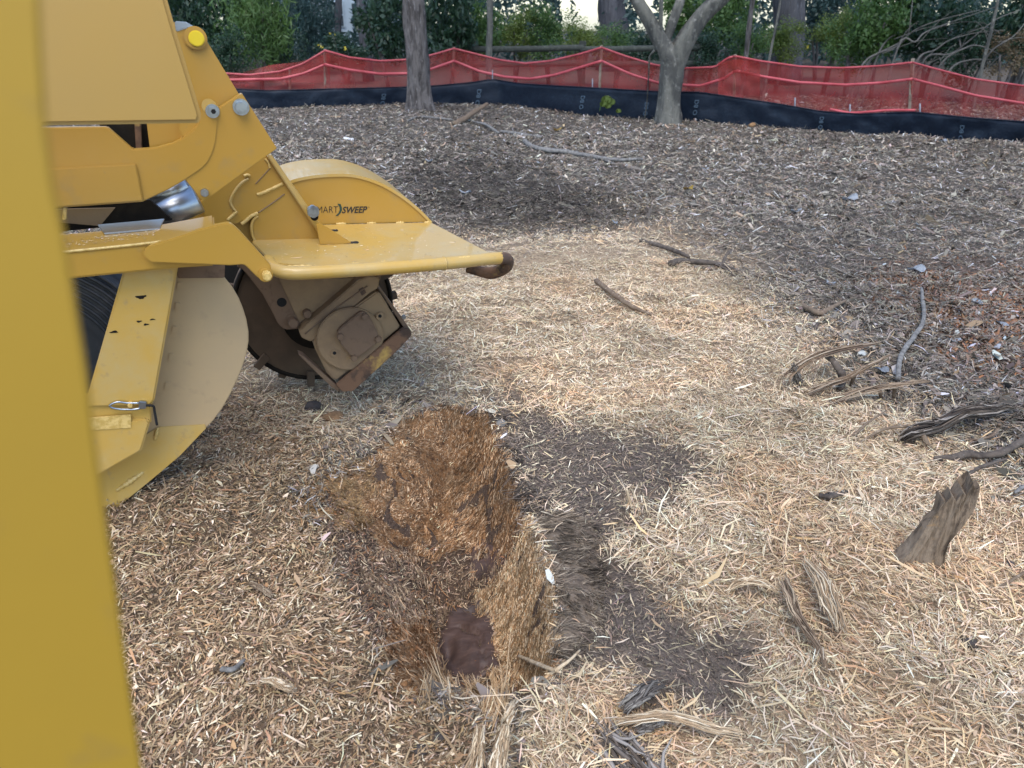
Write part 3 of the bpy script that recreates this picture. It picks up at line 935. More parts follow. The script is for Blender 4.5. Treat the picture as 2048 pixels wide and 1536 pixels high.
rod = tube('cylinder_rod', [PN(285, 402, 3.0), PN(345, 385, 3.0), PN(372, 366, 3.0)], .035, 'chrome', grinder, 16)
tube('cylinder_barrel', [PN(300, 440, 2.98), PN(395, 398, 2.98)], .05, 'chrome', grinder, 18)
plate('boom_back', [(290, 470), (340, 390), (460, 392), (470, 445), (400, 470)], CH + .06, .02, 'yellow', grinder, .002)
plate('web_plate', [(425, 440), (470, 400), (540, 420), (540, 500), (430, 500)], CH + .055, .015, 'yellow', grinder, .002)

plate('chassis', [(-1500, -60), (-540, 60), (-540, 900), (-1500, 900)], 2.15, .9, 'yellow', grinder, .02)
# hood panel over the arm
hood = plate('hood_panel', [(-620, -90), (306, -90), (334, 0), (352, 64), (403, 232, 10), (398, 247, 6), (-620, 262)], 2.2, .035, 'hood', grinder, .010)

# chip guard: big half-round dust-coated plate with a folded lower edge
CN = 2.55
guard_px = [(262, 545), (440, 545), (450, 557), (466, 577), (478, 598), (486, 618), (493, 640), (497, 663), (497, 683), (494, 703), (489, 722), (482, 742), (472, 765), (459, 792), (444, 818), (426, 842), (412, 856),
            (388, 883), (360, 911), (330, 938), (298, 963), (262, 993), (230, 1018), (204, 1037), (150, 1075), (165, 960), (190, 800)]
guard = plate('chip_guard', guard_px, CN, .012, 'beige', grinder, .003)
fold = [(318, 854), (410, 849), (412, 857), (360, 911.5), (298, 964), (230, 1019), (204, 1038), (150, 1076), (150, 950)]
slab('folded_edge', [PN(u, v, CN - .004 - .05 * max(0, (v - 850) / 230)) for u, v in fold], NV * .004, 'yellow_top', guard, .001)
plate('guard_cap', [(350, 530), (450, 530), (449, 556), (356, 557)], CN - .02, .02, 'grime', guard, .002)
# box beam on the guard
top = [(246, 552), (356, 536), (308, 806), (296, 812), (288, 842), (173, 862), (170, 800)]
CX = CN - .13
boxb = slab('box_beam', [PN(u, v, CX) for u, v in [(247, 540), (357, 530), (309, 800), (300, 812), (168, 815)]], NV * .125, 'yellow_top', grinder, .006)
plate('lower_box', [(150, 845), (294, 838), (300, 846), (283, 902, 4), (150, 978)], CX, .125, 'yellow_top', grinder, .006)
plate('box_seam', [(150, 838), (262, 829), (262, 856), (150, 863)], CX - .003, .004, 'weld', boxb, .001)
plate('box_throat', [(150, 812), (300, 809), (303, 846), (150, 850)], CX + .012, .1, 'yellow_top', boxb, .003)
tube('spring_pin', [PN(292, 811, CX - .01), PN(306, 812, CX - .008), PN(309, 822, CX - .004), PN(314, 850, CX - .004)], .0042, 'black', boxb, 6, 20)
for i, (u, v) in enumerate(((359, 572), (355, 613), (349, 660), (342, 715), (334, 772))):
    plate('weld_tab', [(u - 4, v - 8, 2), (u + 6, v - 7, 3), (u + 4, v + 8, 3), (u - 6, v + 7, 2)], CN - .005, .006, 'beige', guard, .002)
for i, (a, b) in enumerate((((316, 856), (310, 880)), ((300, 914), (297, 932)))):
    bead('weld_bead', [PN(*a, CN - .01), PN((a[0] + b[0]) / 2, (a[1] + b[1]) / 2, CN - .012), PN(*b, CN - .01)], .007, 'weld', guard, 20, i)
bead('weld_bead', [PN(290, 942, CN - .02), PN(262, 962, CN - .03), PN(232, 982, CN - .03)], .009, 'weld', guard, 20, 3)
# lynch pin clip on the box beam
lc = slab('lynch_pin', [PN(u, v, CX - .012) for u, v in [(278, 803), (293, 804), (292, 818), (277, 819)]], NV * .012, 'steel', boxb, .002)
tube('clip_ring', [PN(u, v, CX - .012) for u, v in [(278, 806), (255, 806), (236, 804), (222, 809), (221, 814), (236, 818), (262, 819), (280, 817)]], .0035, 'steel', lc, 8, 40)
puck('clip_stud', 261, 806, 5, CX + .002, .022, 'weld', lc, 12, 0, .002)
# paint scuffs: small real chips of missing paint
for i, (u, v, w, h) in enumerate(((282, 594, 8, 3), (278, 643, 4, 1.6), (292, 649, 4, 1.6), (305, 639, 4, 1.2), (228, 664, 6, 2))):
    c0 = PN(u, v, CX - .0012)
    slab('paint_chip', [c0 + (TV * math.cos(a) * w + ZV * math.sin(a) * h) * (1 + .3 * math.sin(3 * a + i)) / FPX * 2.8 for a in np.linspace(0, 6.283, 10, endpoint=False)], NV * .001, 'dark', boxb, 0)

# rubber wheel between column and box beam, resting on the ground
to = PN(60, 760, 2.78)
TR = to[2] - hgt(to[0], to[1])
prof = []
for a in np.linspace(-1, 1, 23):
    prof.append((a * .13, TR - .05 * abs(a) ** 4 * 1.2 - (.012 if (int(round((a + 1) * 11)) % 4 == 0) else 0)))
V = []; Fs = []
NS = 64
rows = [(-.13, TR * .55)] + prof + [(.13, TR * .55)]
for (w, r) in rows:
    for j in range(NS):
        a = 2 * math.pi * j / NS
        V.append(to + NV * (w + .2) + TV * r * math.cos(a) + ZV * r * math.sin(a))
for i in range(len(rows) - 1):
    for j in range(NS):
        Fs.append((i * NS + j, i * NS + (j + 1) % NS, (i + 1) * NS + (j + 1) % NS, (i + 1) * NS + j))
tyre = quad_mesh('tyre', V, Fs, 'rubber', grinder, 0, True)
for i in range(8):
    rr = TR * (.62 + .045 * i)
    tube('sidewall_rib', [to + NV * .068 + TV * rr * math.cos(a) + ZV * rr * math.sin(a) for a in np.linspace(0, 6.283, 60)], .006, 'rubber', tyre, 6, cap=False)
slab('rim', [to + NV * .08 + TV * TR * .57 * math.cos(a) + ZV * TR * .57 * math.sin(a) for a in np.linspace(0, 6.283, 40, endpoint=False)], NV * .2, 'rubber', tyre, .004)

def sawdust(name, corners, fn, n, parent):
    """tiny shreds lying on a level plate of the machine"""
    P = []
    cs = np.array(corners, float)
    while len(P) < n:
        u = rng.uniform(cs[:, 0].min(), cs[:, 0].max()); v = rng.uniform(cs[:, 1].min(), cs[:, 1].max())
        if poly_sd(np.array(u), np.array(v), corners) > 1: P.append(fn(u, v))
    P = np.array(P) + np.array([0, 0, .0025])
    col = pick('straw', n)
    V, Q, C = ribbons(P, rng.uniform(0, 6.28, n), rng.normal(0, .08, n), rng.lognormal(math.log(.007), .6, n), rng.uniform(.001, .0026, n), rng.normal(.03, .05, n), rng.normal(0, .3, n), col, rng.normal(0, .1, n))
    o = link(name, fast_mesh(name, V, Q, C), 'chip', parent)
    o['kind'] = 'stuff'


sawdust('sawdust', [(520, 498), (600, 452), (860, 447), (975, 505), (880, 516), (660, 528), (560, 522)], lambda u, v: PS(u, v), 260, shelf)
beam_c = [(100, 500), (300, 478), (420, 452), (330, 458), (120, 482)]
zb0, zb1 = Vb[0], Vb[1]


def on_beam(u, v):
    r = ray(u, v)
    e1 = Vb[1] - Vb[0]; nb = np.cross(e1, NV)
    return EYEP + r * ((nb @ Vb[0] - nb @ EYEP) / (nb @ r))


sawdust('sawdust', beam_c, on_beam, 220, beam)
slab('sky_glint_strip', [on_beam(u, v) + ZV * .006 for u, v in ((196, 453), (329, 441), (320, 460), (209, 470))], -ZV * .005, 'chrome', beam, .001)  # added metal strip stands in for sky reflected on the beam top

# the near panel of the operator's side, close to the camera
near = [(-700, -260), (66, -260), (78, 0), (84, 130), (92, 260), (108, 380), (128, 470), (148, 590), (172, 740), (190, 880), (206, 1000), (232, 1180), (256, 1360), (282, 1536), (312, 1760), (-700, 1760)]
panel = plate('operator_panel', near, .30, .004, 'near', grinder, .001)


# ------------------------------------------------------------------ silt fence and safety netting
BASE = np.array([(150, 222), (510, 218), (700, 212), (800, 208), (1000, 210), (1160, 228), (1310, 239), (1500, 250), (1650, 262), (1780, 273), (1920, 288), (2048, 300), (2300, 330), (2600, 370)], float)
SILT = np.array([(150, 176), (455, 177), (540, 181), (640, 178), (770, 175), (860, 172), (940, 165), (985, 158), (1040, 167), (1180, 175), (1320, 183), (1400, 184), (1480, 196), (1560, 208), (1640, 222), (1720, 228), (1780, 225),
                 (1830, 224), (1950, 236), (2048, 243), (2300, 262), (2600, 290)], float)
TOPV = np.array([(150, 120), (300, 140), (455, 147), (500, 150), (560, 143), (605, 128), (650, 101), (700, 115), (760, 122), (820, 119), (860, 111), (908, 97), (960, 110), (1000, 120), (1050, 127), (1100, 122), (1160, 108), (1203, 95),
                 (1250, 112), (1310, 130), (1360, 137), (1430, 134), (1455, 116), (1470, 112), (1520, 122), (1600, 133), (1680, 136), (1760, 132), (1825, 125), (1880, 140), (1950, 158), (2048, 172), (2200, 180), (2350, 168), (2600, 190)], float)
MIDV = np.array([(150, 150), (455, 160), (560, 158), (605, 148), (650, 129), (700, 140), (760, 148), (820, 147), (860, 139), (908, 122), (960, 143), (1010, 154), (1060, 158), (1110, 150), (1203, 122), (1260, 148), (1320, 167), (1400, 172),
                 (1450, 156), (1470, 141), (1530, 154), (1600, 165), (1690, 170), (1760, 166), (1825, 158), (1880, 172), (1950, 191), (2048, 207), (2300, 220), (2600, 240)], float)


def fence_pt(u, v, off=0.0):
    vb = np.interp(u, BASE[:, 0], BASE[:, 1])
    g = PZ(u, vb)
    q = PY(u, v, g[1] + off)
    return q


def itp(T, u):
    return np.interp(u, T[:, 0], T[:, 1])


us = np.arange(150, 2601, 7.0)
M['silt'] = mat('black_geotextile', (.006, .012, .024), .5, noise=[(9, (.012, .022, .038), .5, .72)], bump=(30, .3, .02), spec=.25)
M['stake'] = mat('weathered_stake', (.30, .24, .18), .85, noise=[(20, (.18, .14, .10), .45, .65)], bump=((20, 20, 4), .4, .004))
M['pin'] = mat('grey_steel_pin', (.22, .24, .27), .5, .6)
M['print'] = mat('pale_print', (.09, .14, .19), .7)
# fabric sheet with folds
ROWS = 9
V = []
for u in us:
    vb = itp(BASE, u) + 14; vt = itp(SILT, u)
    for k in range(ROWS):
        t = k / (ROWS - 1)
        wob = .09 * fbm(u * .025, t * 2.6, 3) + .05 * math.sin(t * 3.1) * fbm(u * .06 + 9, 3 * t, 2)
        V.append(fence_pt(u, vb * (1 - t) + vt * t, wob * (1 if 0 < k < ROWS - 1 else .3)))
nu = len(us)
I = np.arange(nu * ROWS).reshape(nu, ROWS)
Q = np.stack([I[:-1, :-1], I[1:, :-1], I[1:, 1:], I[:-1, 1:]], -1).reshape(-1, 4)
silt = empty('silt_fence', tuple(fence_pt(1000, 210) * np.array([1, 1, 0])), 'black silt fence fabric running along the back of the clearing', 'silt fence')
fab = link('fabric', fast_mesh('fabric', np.array(V), Q), 'silt', silt, True)
sm = fab.modifiers.new('thickness', 'SOLIDIFY'); sm.thickness = .004
tube('top_hem', [fence_pt(u, itp(SILT, u), -.004) for u in us[::2]], .008, 'silt', silt, 6)
for u in (985, 1185, 1590, 1840, 1700, 2190):
    v = itp(SILT, u)
    tube('pin', [fence_pt(u, v - 18, .02), fence_pt(u, v + 4, .02), fence_pt(u, itp(BASE, u) + 3, .04)], .012, 'pin', silt, 6)


def printed(text, u, v, hpx, wpx):
    cu = bpy.data.curves.new('print', 'FONT'); cu.body = text; cu.size = 1
    tmp = bpy.data.objects.new('print', cu); COL.objects.link(tmp)
    me = bpy.data.meshes.new_from_object(tmp.evaluated_get(bpy.context.evaluated_depsgraph_get()))
    bpy.data.objects.remove(tmp)
    co = np.array([q.co for q in me.vertices]); lo = co.min(0); hi = co.max(0)
    for q in me.vertices:
        s = (q.co[0] - lo[0]) / (hi[0] - lo[0]); t = (q.co[1] - lo[1]) / (hi[1] - lo[1])
        q.co = fence_pt(u + wpx * (1 - t) - .16 * hpx * s, v + hpx * s, -.045)      # lettering runs down the cloth
    me.materials.clear()
    link('printed_text', me, 'print', silt)


for u, v, h in ((955, 179, 32), (1162, 192, 26), (1290, 205, 26), (1390, 200, 30), (1640, 234, 24), (1921, 251, 30), (764, 188, 22)):
    printed('D8 O', u, v, h, 8)

# netting
def net_mat():
    m = bpy.data.materials.new('red_plastic_netting'); m.use_nodes = True
    N = m.node_tree.nodes; L = m.node_tree.links
    b = N['Principled BSDF']; b.inputs['Base Color'].default_value = (.42, .042, .034, 1); b.inputs['Roughness'].default_value = .45
    tc = N.new('ShaderNodeTexCoord')
    nz = N.new('ShaderNodeTexNoise'); nz.inputs['Scale'].default_value = 2.2; nz.inputs['Detail'].default_value = 5
    L.new(tc.outputs['Object'], nz.inputs['Vector'])
    mr = N.new('ShaderNodeMapRange'); mr.inputs[1].default_value = .35; mr.inputs[2].default_value = .7; mr.inputs[3].default_value = .42; mr.inputs[4].default_value = .70
    L.new(nz.outputs['Fac'], mr.inputs[0])
    tl = N.new('ShaderNodeBsdfTranslucent'); tl.inputs[0].default_value = (.36, .03, .04, 1)
    ms0 = N.new('ShaderNodeMixShader'); ms0.inputs[0].default_value = .35
    L.new(b.outputs[0], ms0.inputs[1]); L.new(tl.outputs[0], ms0.inputs[2])
    tr = N.new('ShaderNodeBsdfTransparent')
    ms = N.new('ShaderNodeMixShader')
    L.new(mr.outputs[0], ms.inputs[0]); L.new(tr.outputs[0], ms.inputs[1]); L.new(ms0.outputs[0], ms.inputs[2])
    L.new(ms.outputs[0], N['Material Output'].inputs[0])
    return m


M['net'] = net_mat()
M['band'] = mat('pink_band', (.55, .10, .115), .45, noise=[(3, (.42, .055, .065), .42, .62)])
net = empty('safety_fence', tuple(fence_pt(1203, 232, .15) * np.array([1, 1, 0])), 'red plastic mesh safety fence strung on wooden stakes behind the silt fence', 'safety fence')
OFF = .14
STK = [(300, 140), (580, 139), (650, 100), (908, 96), (1203, 93), (1470, 111), (1825, 120), (2330, 165)]
edges = [150, 650, 908, 1203, 1466, 1825, 2330, 2600]
for a, b in zip(edges[:-1], edges[1:]):
    uu = np.linspace(a, b, max(8, int((b - a) / 8)))
    R2 = 9
    V = []
    for u in uu:
        vt = itp(TOPV, u); vb = itp(SILT, u) + 9
        for k in range(R2):
            t = k / (R2 - 1)
            V.append(fence_pt(u, vb * (1 - t) + vt * t, OFF + .16 * fbm(u * .03, t * 2.2 + 5, 3) * math.sin(min(1, t * 1.2 + .1) * 3.0)))
    I = np.arange(len(uu) * R2).reshape(len(uu), R2)
    Q = np.stack([I[:-1, :-1], I[1:, :-1], I[1:, 1:], I[:-1, 1:]], -1).reshape(-1, 4)
    nt_ = link('netting', fast_mesh('netting', np.array(V), Q), 'net', net, True)

    def band(name, T, wv, off):
        Vb = []
        for u in uu:
            c = itp(T, u)
            for s in (-.5, .5):
                Vb.append(fence_pt(u, c + s * wv, off))
        J = np.arange(len(uu) * 2).reshape(len(uu), 2)
        o = link(name, fast_mesh(name, np.array(Vb), np.stack([J[:-1, 0], J[1:, 0], J[1:, 1], J[:-1, 1]], -1)), 'band', nt_, True)
        md = o.modifiers.new('thickness', 'SOLIDIFY'); md.thickness = .004
    band('top_band', TOPV, 4.0, OFF - .012)
    band('middle_band', MIDV, 5.5, OFF - .05)
LOWB = np.array([(1660, 219), (1700, 226), (1740, 224), (1780, 221), (1830, 221)], float)
tube('lower_band', [fence_pt(u, v - .5, .02) for u, v in LOWB], .02, 'band', net, 6, 14)
for u, v in STK:
    g = fence_pt(u, itp(BASE, u), OFF + .03); q = fence_pt(u, v, OFF + .03)
    lean = .05 if u in (1203, 908, 1825) else 0.01
    tube('stake', [g + np.array([-lean, 0, -.1]), q + np.array([0, 0, .02])], .026, 'stake', net, 4, 2, smooth=False)
# bunched loose end of netting at the overlap
V = []
uu = np.linspace(1436, 1520, 16)
for i, u in enumerate(uu):
    for k in range(9):
        t = k / 8
        V.append(fence_pt(u, 196 - t * (196 - (118 + 6 * abs(i - 8) / 8)), OFF - .08 + .16 * (fbm(u * .09, t * 6, 2))))
I = np.arange(16 * 9).reshape(16, 9)
link('netting', fast_mesh('netting', np.array(V), np.stack([I[:-1, :-1], I[1:, :-1], I[1:, 1:], I[:-1, 1:]], -1).reshape(-1, 4)), 'net', net, True)
# second run of netting falling away on the left
V = []
uu = np.linspace(470, 660, 24)
for i, u in enumerate(uu):
    vt = np.interp(u, [470, 500, 540, 600, 660], [150, 141, 130, 124, 104])
    for k in range(6):
        t = k / 5
        V.append(PY(u, 165 * (1 - t) + vt * t, 19.4 + .2 * fbm(u * .03, t * 3, 2)))
I = np.arange(24 * 6).reshape(24, 6)
link('netting', fast_mesh('netting', np.array(V), np.stack([I[:-1, :-1], I[1:, :-1], I[1:, 1:], I[:-1, 1:]], -1).reshape(-1, 4)), 'net', net, True)

# weathered rail fence behind the netting
M['rail'] = mat('dark_weathered_rail', (.045, .05, .042), .9, noise=[(14, (.09, .10, .08), .5, .7)], bump=((4, 30, 30), .5, .005))
YR = 19.5
railf = empty('rail_fence', tuple(PY(1060, 150, YR) * np.array([1, 1, 0])), 'dark weathered wooden rail fence behind the red netting', 'rail fence')
for u in (950, 1166, 1390):
    a = PY(u, 82, YR); b = a.copy(); b[2] = 0
    tube('post', [b, a], .09, 'rail', railf, 6, 4, smooth=False, rough=.1, seed=int(u))
for va, vb_ in ((99, 95), (128, 126)):
    for (ua, ub) in ((940, 1168), (1160, 1400)):
        tube('rail', [PY(ua, va, YR - .1), PY((ua + ub) / 2, (va + vb_) / 2 + 1, YR - .1), PY(ub, vb_, YR - .1)], .075, 'rail', railf, 6, 8, rough=.12, seed=int(ua + va))


# ------------------------------------------------------------------ trees, shrubs and woods
M['bark_grey'] = mat('grey_scaly_bark', (.135, .12, .112), .9, noise=[((13, 13, 2.6), (.055, .047, .043), .46, .58), ((26, 26, 6), (.26, .24, .23), .58, .70)], bump=((18, 18, 3.5), 1.0, .08))
M['bark_smooth'] = mat('smooth_grey_green_bark', (.135, .132, .112), .88, noise=[((5, 5, 1.6), (.06, .06, .054), .46, .60), (11, (.21, .205, .18), .55, .68), (30, (.075, .075, .065), .58, .68)], bump=((14, 14, 3), .9, .05))
M['bark_dark'] = mat('dark_blue_grey_bark', (.085, .085, .095), .9, noise=[((8, 8, 1.6), (.045, .045, .052), .46, .62), ((18, 18, 4), (.16, .16, .175), .58, .72)], bump=((14, 14, 2), 1.0, .06))
M['twig_grey'] = mat('grey_twig', (.13, .12, .105), .85, noise=[(9, (.07, .065, .06), .45, .65)])


def leaf_mat(name, a, b, rough=.5):
    m = mat(name, a, rough, noise=[(1.6, b, .4, .65), (9, tuple(x * .55 for x in a), .52, .7)])
    N = m.node_tree.nodes; L = m.node_tree.links
    bs = N['Principled BSDF']
    tl = N.new('ShaderNodeBsdfTranslucent'); tl.inputs[0].default_value = (*[min(1, x * 1.3) for x in b], 1)
    ms = N.new('ShaderNodeMixShader'); ms.inputs[0].default_value = .25
    L.new(bs.outputs[0], ms.inputs[1]); L.new(tl.outputs[0], ms.inputs[2]); L.new(ms.outputs[0], N['Material Output'].inputs[0])
    return m


M['leaf_dark'] = leaf_mat('dark_evergreen_leaf', (.022, .055, .025), (.035, .075, .04), .4)
M['leaf_mid'] = leaf_mat('green_leaf', (.06, .125, .03), (.095, .17, .04))
M['leaf_yellow'] = leaf_mat('yellow_green_leaf', (.11, .165, .03), (.16, .21, .04))
M['leaf_blue'] = leaf_mat('blue_green_haze_needle', (.025, .06, .052), (.045, .09, .085))  # bluish conifer green, with distance haze and cool shade put into the colour
M['leaf_tan'] = leaf_mat('withered_leaf', (.12, .09, .05), (.17, .12, .06))


def leaf_cloud(n, rx, ry, rz, ls, seed, clumps=26, aspect=.45, flat=.0, droop=.0):
    g = np.random.default_rng(seed)
    c = g.normal(0, 1, (clumps, 3)); c /= np.linalg.norm(c, axis=1)[:, None]
    c *= (g.random(clumps) ** .45)[:, None] * .82
    cr = g.uniform(.20, .42, clumps)
    k = g.integers(0, clumps, n)
    d = g.normal(0, 1, (n, 3)); d /= np.linalg.norm(d, axis=1)[:, None]
    p = c[k] + d * (cr[k] * g.random(n) ** .4)[:, None]
    P = p * np.array([rx, ry, rz])
    P[:, 2] = np.maximum(P[:, 2], -rz * .98)
    yaw = g.uniform(0, 6.283, n); pit = g.normal(-droop, .6, n)
    dr = np.stack([np.cos(yaw) * np.cos(pit), np.sin(yaw) * np.cos(pit), np.sin(pit)], -1)
    up = d + g.normal(0, .6, (n, 3)) + np.array([0, 0, .5])
    sd = np.cross(dr, up); sd /= np.linalg.norm(sd, axis=1)[:, None] + 1e-9
    L = ls * g.uniform(.6, 1.35, n)[:, None]
    V = np.stack([P - dr * L * .5, P + sd * L * aspect * .5, P + dr * L * .5, P - sd * L * aspect * .5], 1).reshape(-1, 3)
    return V, (np.arange(n) * 4)[:, None] + np.arange(4)


_cl = {}


def cloud(key, *a, **k):
    if key not in _cl:
        V, Q = leaf_cloud(*a, **k)
        _cl[key] = fast_mesh('crown', V, Q)
    return _cl[key]


def crown_obj(name, key, m, parent, loc, scale, rot):
    me = _cl[key]
    kk = (key, m)
    if kk not in _cl:
        c = me.copy(); c.materials.append(M[m]); _cl[kk] = c
    o = bpy.data.objects.new(name, _cl[kk]); COL.objects.link(o)
    o.parent = parent
    o.location = loc; o.scale = scale; o.rotation_euler = (0, 0, rot)
    return o


cloud('broad', 3800, 1, 1, 1, .12, 11)
cloud('fine', 5200, 1, 1, 1, .075, 12, clumps=34, aspect=.5)
cloud('needle', 5200, 1, 1, 1, .15, 13, clumps=40, aspect=.16, droop=.35)
cloud('loose', 1500, 1, 1, 1, .11, 14, clumps=16)


def trunk(name, P, R, m, parent, seed, seg=16, n=34, rough=.20):
    return tube(name, P, R, m, parent, seg, n, rough, 1.0, True, seed)


def bare_tree(name, label, px, widths, Y, m, top=7.0, crown=None, group=None, extra=()):
    """px: photo positions up the stem at the distance Y; the stem goes on above the frame"""
    P = [PY(u, v, Y) for u, v in px]
    P[0][2] = hgt(P[0][0], min(P[0][1], 18)) - .1
    W = [w / FPX * (Y * .93) * .5 for w in widths]
    d = P[-1] - P[-2]; d /= np.linalg.norm(d)
    while P[-1][2] < top:
        P.append(P[-1] + d * 1.2 + np.array([rng.normal(0, .06), rng.normal(0, .06), 0])); W.append(W[-1] * .86)
    e = empty(name, tuple(P[0]), label, 'tree', group)
    e.location[2] += .1
    trunk('trunk', P, W, m, e, int(P[0][0] * 100) & 255)
    for j, (epx, ew) in enumerate(extra):
        Q = [PY(u, v, Y + .05 * (1 if j % 2 else -1) * i) for i, (u, v) in enumerate(epx)]
        Ww = [w / FPX * (Y * .93) * .5 for w in ew]
        dd = Q[-1] - Q[-2]; dd /= np.linalg.norm(dd)
        for _ in range(4):
            Q.append(Q[-1] + dd * .9 + np.array([rng.normal(0, .08), rng.normal(0, .1), .1])); Ww.append(Ww[-1] * .8)
        trunk('limb', Q, Ww, m, e, j + 3, 12, 22)
    for j in range(4):
        b = P[-1 - (j % 3)]
        a = rng.uniform(0, 6.28)
        tip = b + np.array([math.cos(a) * 1.6, math.sin(a) * 1.6, 1.1])
        trunk('limb', [b, (b + tip) / 2 + np.array([0, 0, .15]), tip], [W[-1] * .6, W[-1] * .4, W[-1] * .15], m, e, j + 20, 7, 8)
    if crown:
        crown_obj('crown', 'loose', crown, e, tuple(P[-1] - np.array(e.location) + np.array([0, 0, 1.0])), (2.2, 2.2, 1.6), rng.uniform(0, 6))
    return e


G0 = itp(BASE, 842)
bare_tree('tree', 'straight grey scaly trunk in front of the fence, left of centre', [(844, 223), (841, 200), (838, 150), (833, 80), (827, 0), (823, -50)], [66, 50, 43, 42, 40, 39], PZ(842, 221)[1], 'bark_grey', 7.5, 'leaf_tan')
yt = PZ(1335, 247)[1]
bare_tree('tree', 'smooth barked tree forking low into several stems before the fence', [(1337, 240), (1338, 220), (1342, 170), (1344, 125), (1328, 92), (1303, 48), (1275, 0), (1250, -45)], [66, 50, 44, 45, 32, 27, 26, 25], yt, 'bark_smooth', 6.0, 'leaf_tan',
          extra=[([(1345, 150), (1362, 98), (1393, 48), (1436, 0), (1470, -40)], [40, 36, 30, 30, 28]), ([(1336, 110), (1333, 84), (1345, 45), (1361, 0), (1372, -40)], [16, 17, 17, 16, 15]),
                 ([(1326, 100), (1321, 60), (1322, 30), (1323, -10)], [12, 9, 8, 8]), ([(1310, 100), (1300, 112), (1298, 130)], [6, 4, 3])])
bare_tree('tree', 'slender pale pole trunk rising behind the red netting near the rail fence', [(978, 155), (979, 110), (980, 40), (979, -10)], [15, 13, 12, 12], 18.5, 'bark_smooth', 5.5, 'leaf_mid')
bare_tree('tree', 'broad blue grey trunk far behind the hedge, against the bright sky', [(1226, 120), (1226, 60), (1225, 0), (1224, -40)], [58, 54, 52, 50], 29, 'bark_dark', 8, 'leaf_dark')
bare_tree('tree', 'wide dark furrowed pine trunk behind the hedge, right of the forked tree', [(1578, 120), (1576, 70), (1575, 0), (1574, -50)], [60, 56, 56, 54], 23, 'bark_dark', 8, 'leaf_dark')
bare_tree('tree', 'thin dark stem just left of the wide pine trunk', [(1490, 140), (1495, 90), (1500, 40), (1507, -20)], [10, 9, 9, 8], 17.5, 'bark_grey', 5, 'leaf_mid')
bare_tree('tree', 'spindly sapling slanting across the wide pine trunk', [(1528, 170), (1540, 110), (1550, 60), (1562, -10)], [6, 5, 4, 4], 16.2, 'bark_smooth', 4, 'leaf_mid')
bare_tree('tree', 'thin bare sapling leaning right at the far right of the netting', [(1962, 150), (1970, 110), (1985, 50), (1998, -15)], [7, 6, 6, 5], 15.5, 'bark_smooth', 4, 'leaf_mid')
bare_tree('tree', 'dark leaning trunk in the woods left of the scaly trunk', [(735, 140), (728, 70), (720, 0), (714, -40)], [24, 20, 18, 18], 24, 'bark_dark', 6, 'leaf_dark')
bare_tree('tree', 'dim trunk in the woods beside the pale house', [(672, 130), (676, 60), (678, -20)], [14, 12, 12], 30, 'bark_dark', 6, 'leaf_dark')
bare_tree('tree', 'short dark stem in the woods at the far right edge', [(2040, 140), (2044, 60), (2050, -20)], [20, 18, 16], 17.5, 'bark_grey', 5, 'leaf_dark')


def shrub(name, label, u, v, Y, w, h, key, m, group, cat='shrub', stem=True):
    """w, h in metres; (u, v) the photo position of the crown's middle"""
    c = PY(u, v, Y)
    g = np.array([c[0], c[1], 0.0])
    e = empty(name, tuple(g), label, cat, group)
    hz = h * .5
    crown_obj('crown', key, m, e, (0, 0, max(c[2], hz * .95)), (w * .5, w * .42, hz), rng.uniform(0, 6.28))
    if stem:
        for j in range(2):
            a = rng.uniform(0, 6.28)
            tube('stem', [g + np.array([0, 0, -.05]), g + np.array([math.cos(a) * w * .08, 0, max(c[2], hz) * .5]), g + np.array([math.cos(a) * w * .2, math.sin(a) * w * .2, max(c[2], hz)])], [.05, .035, .015], 'bark_grey', e, 6, 6)
    return e


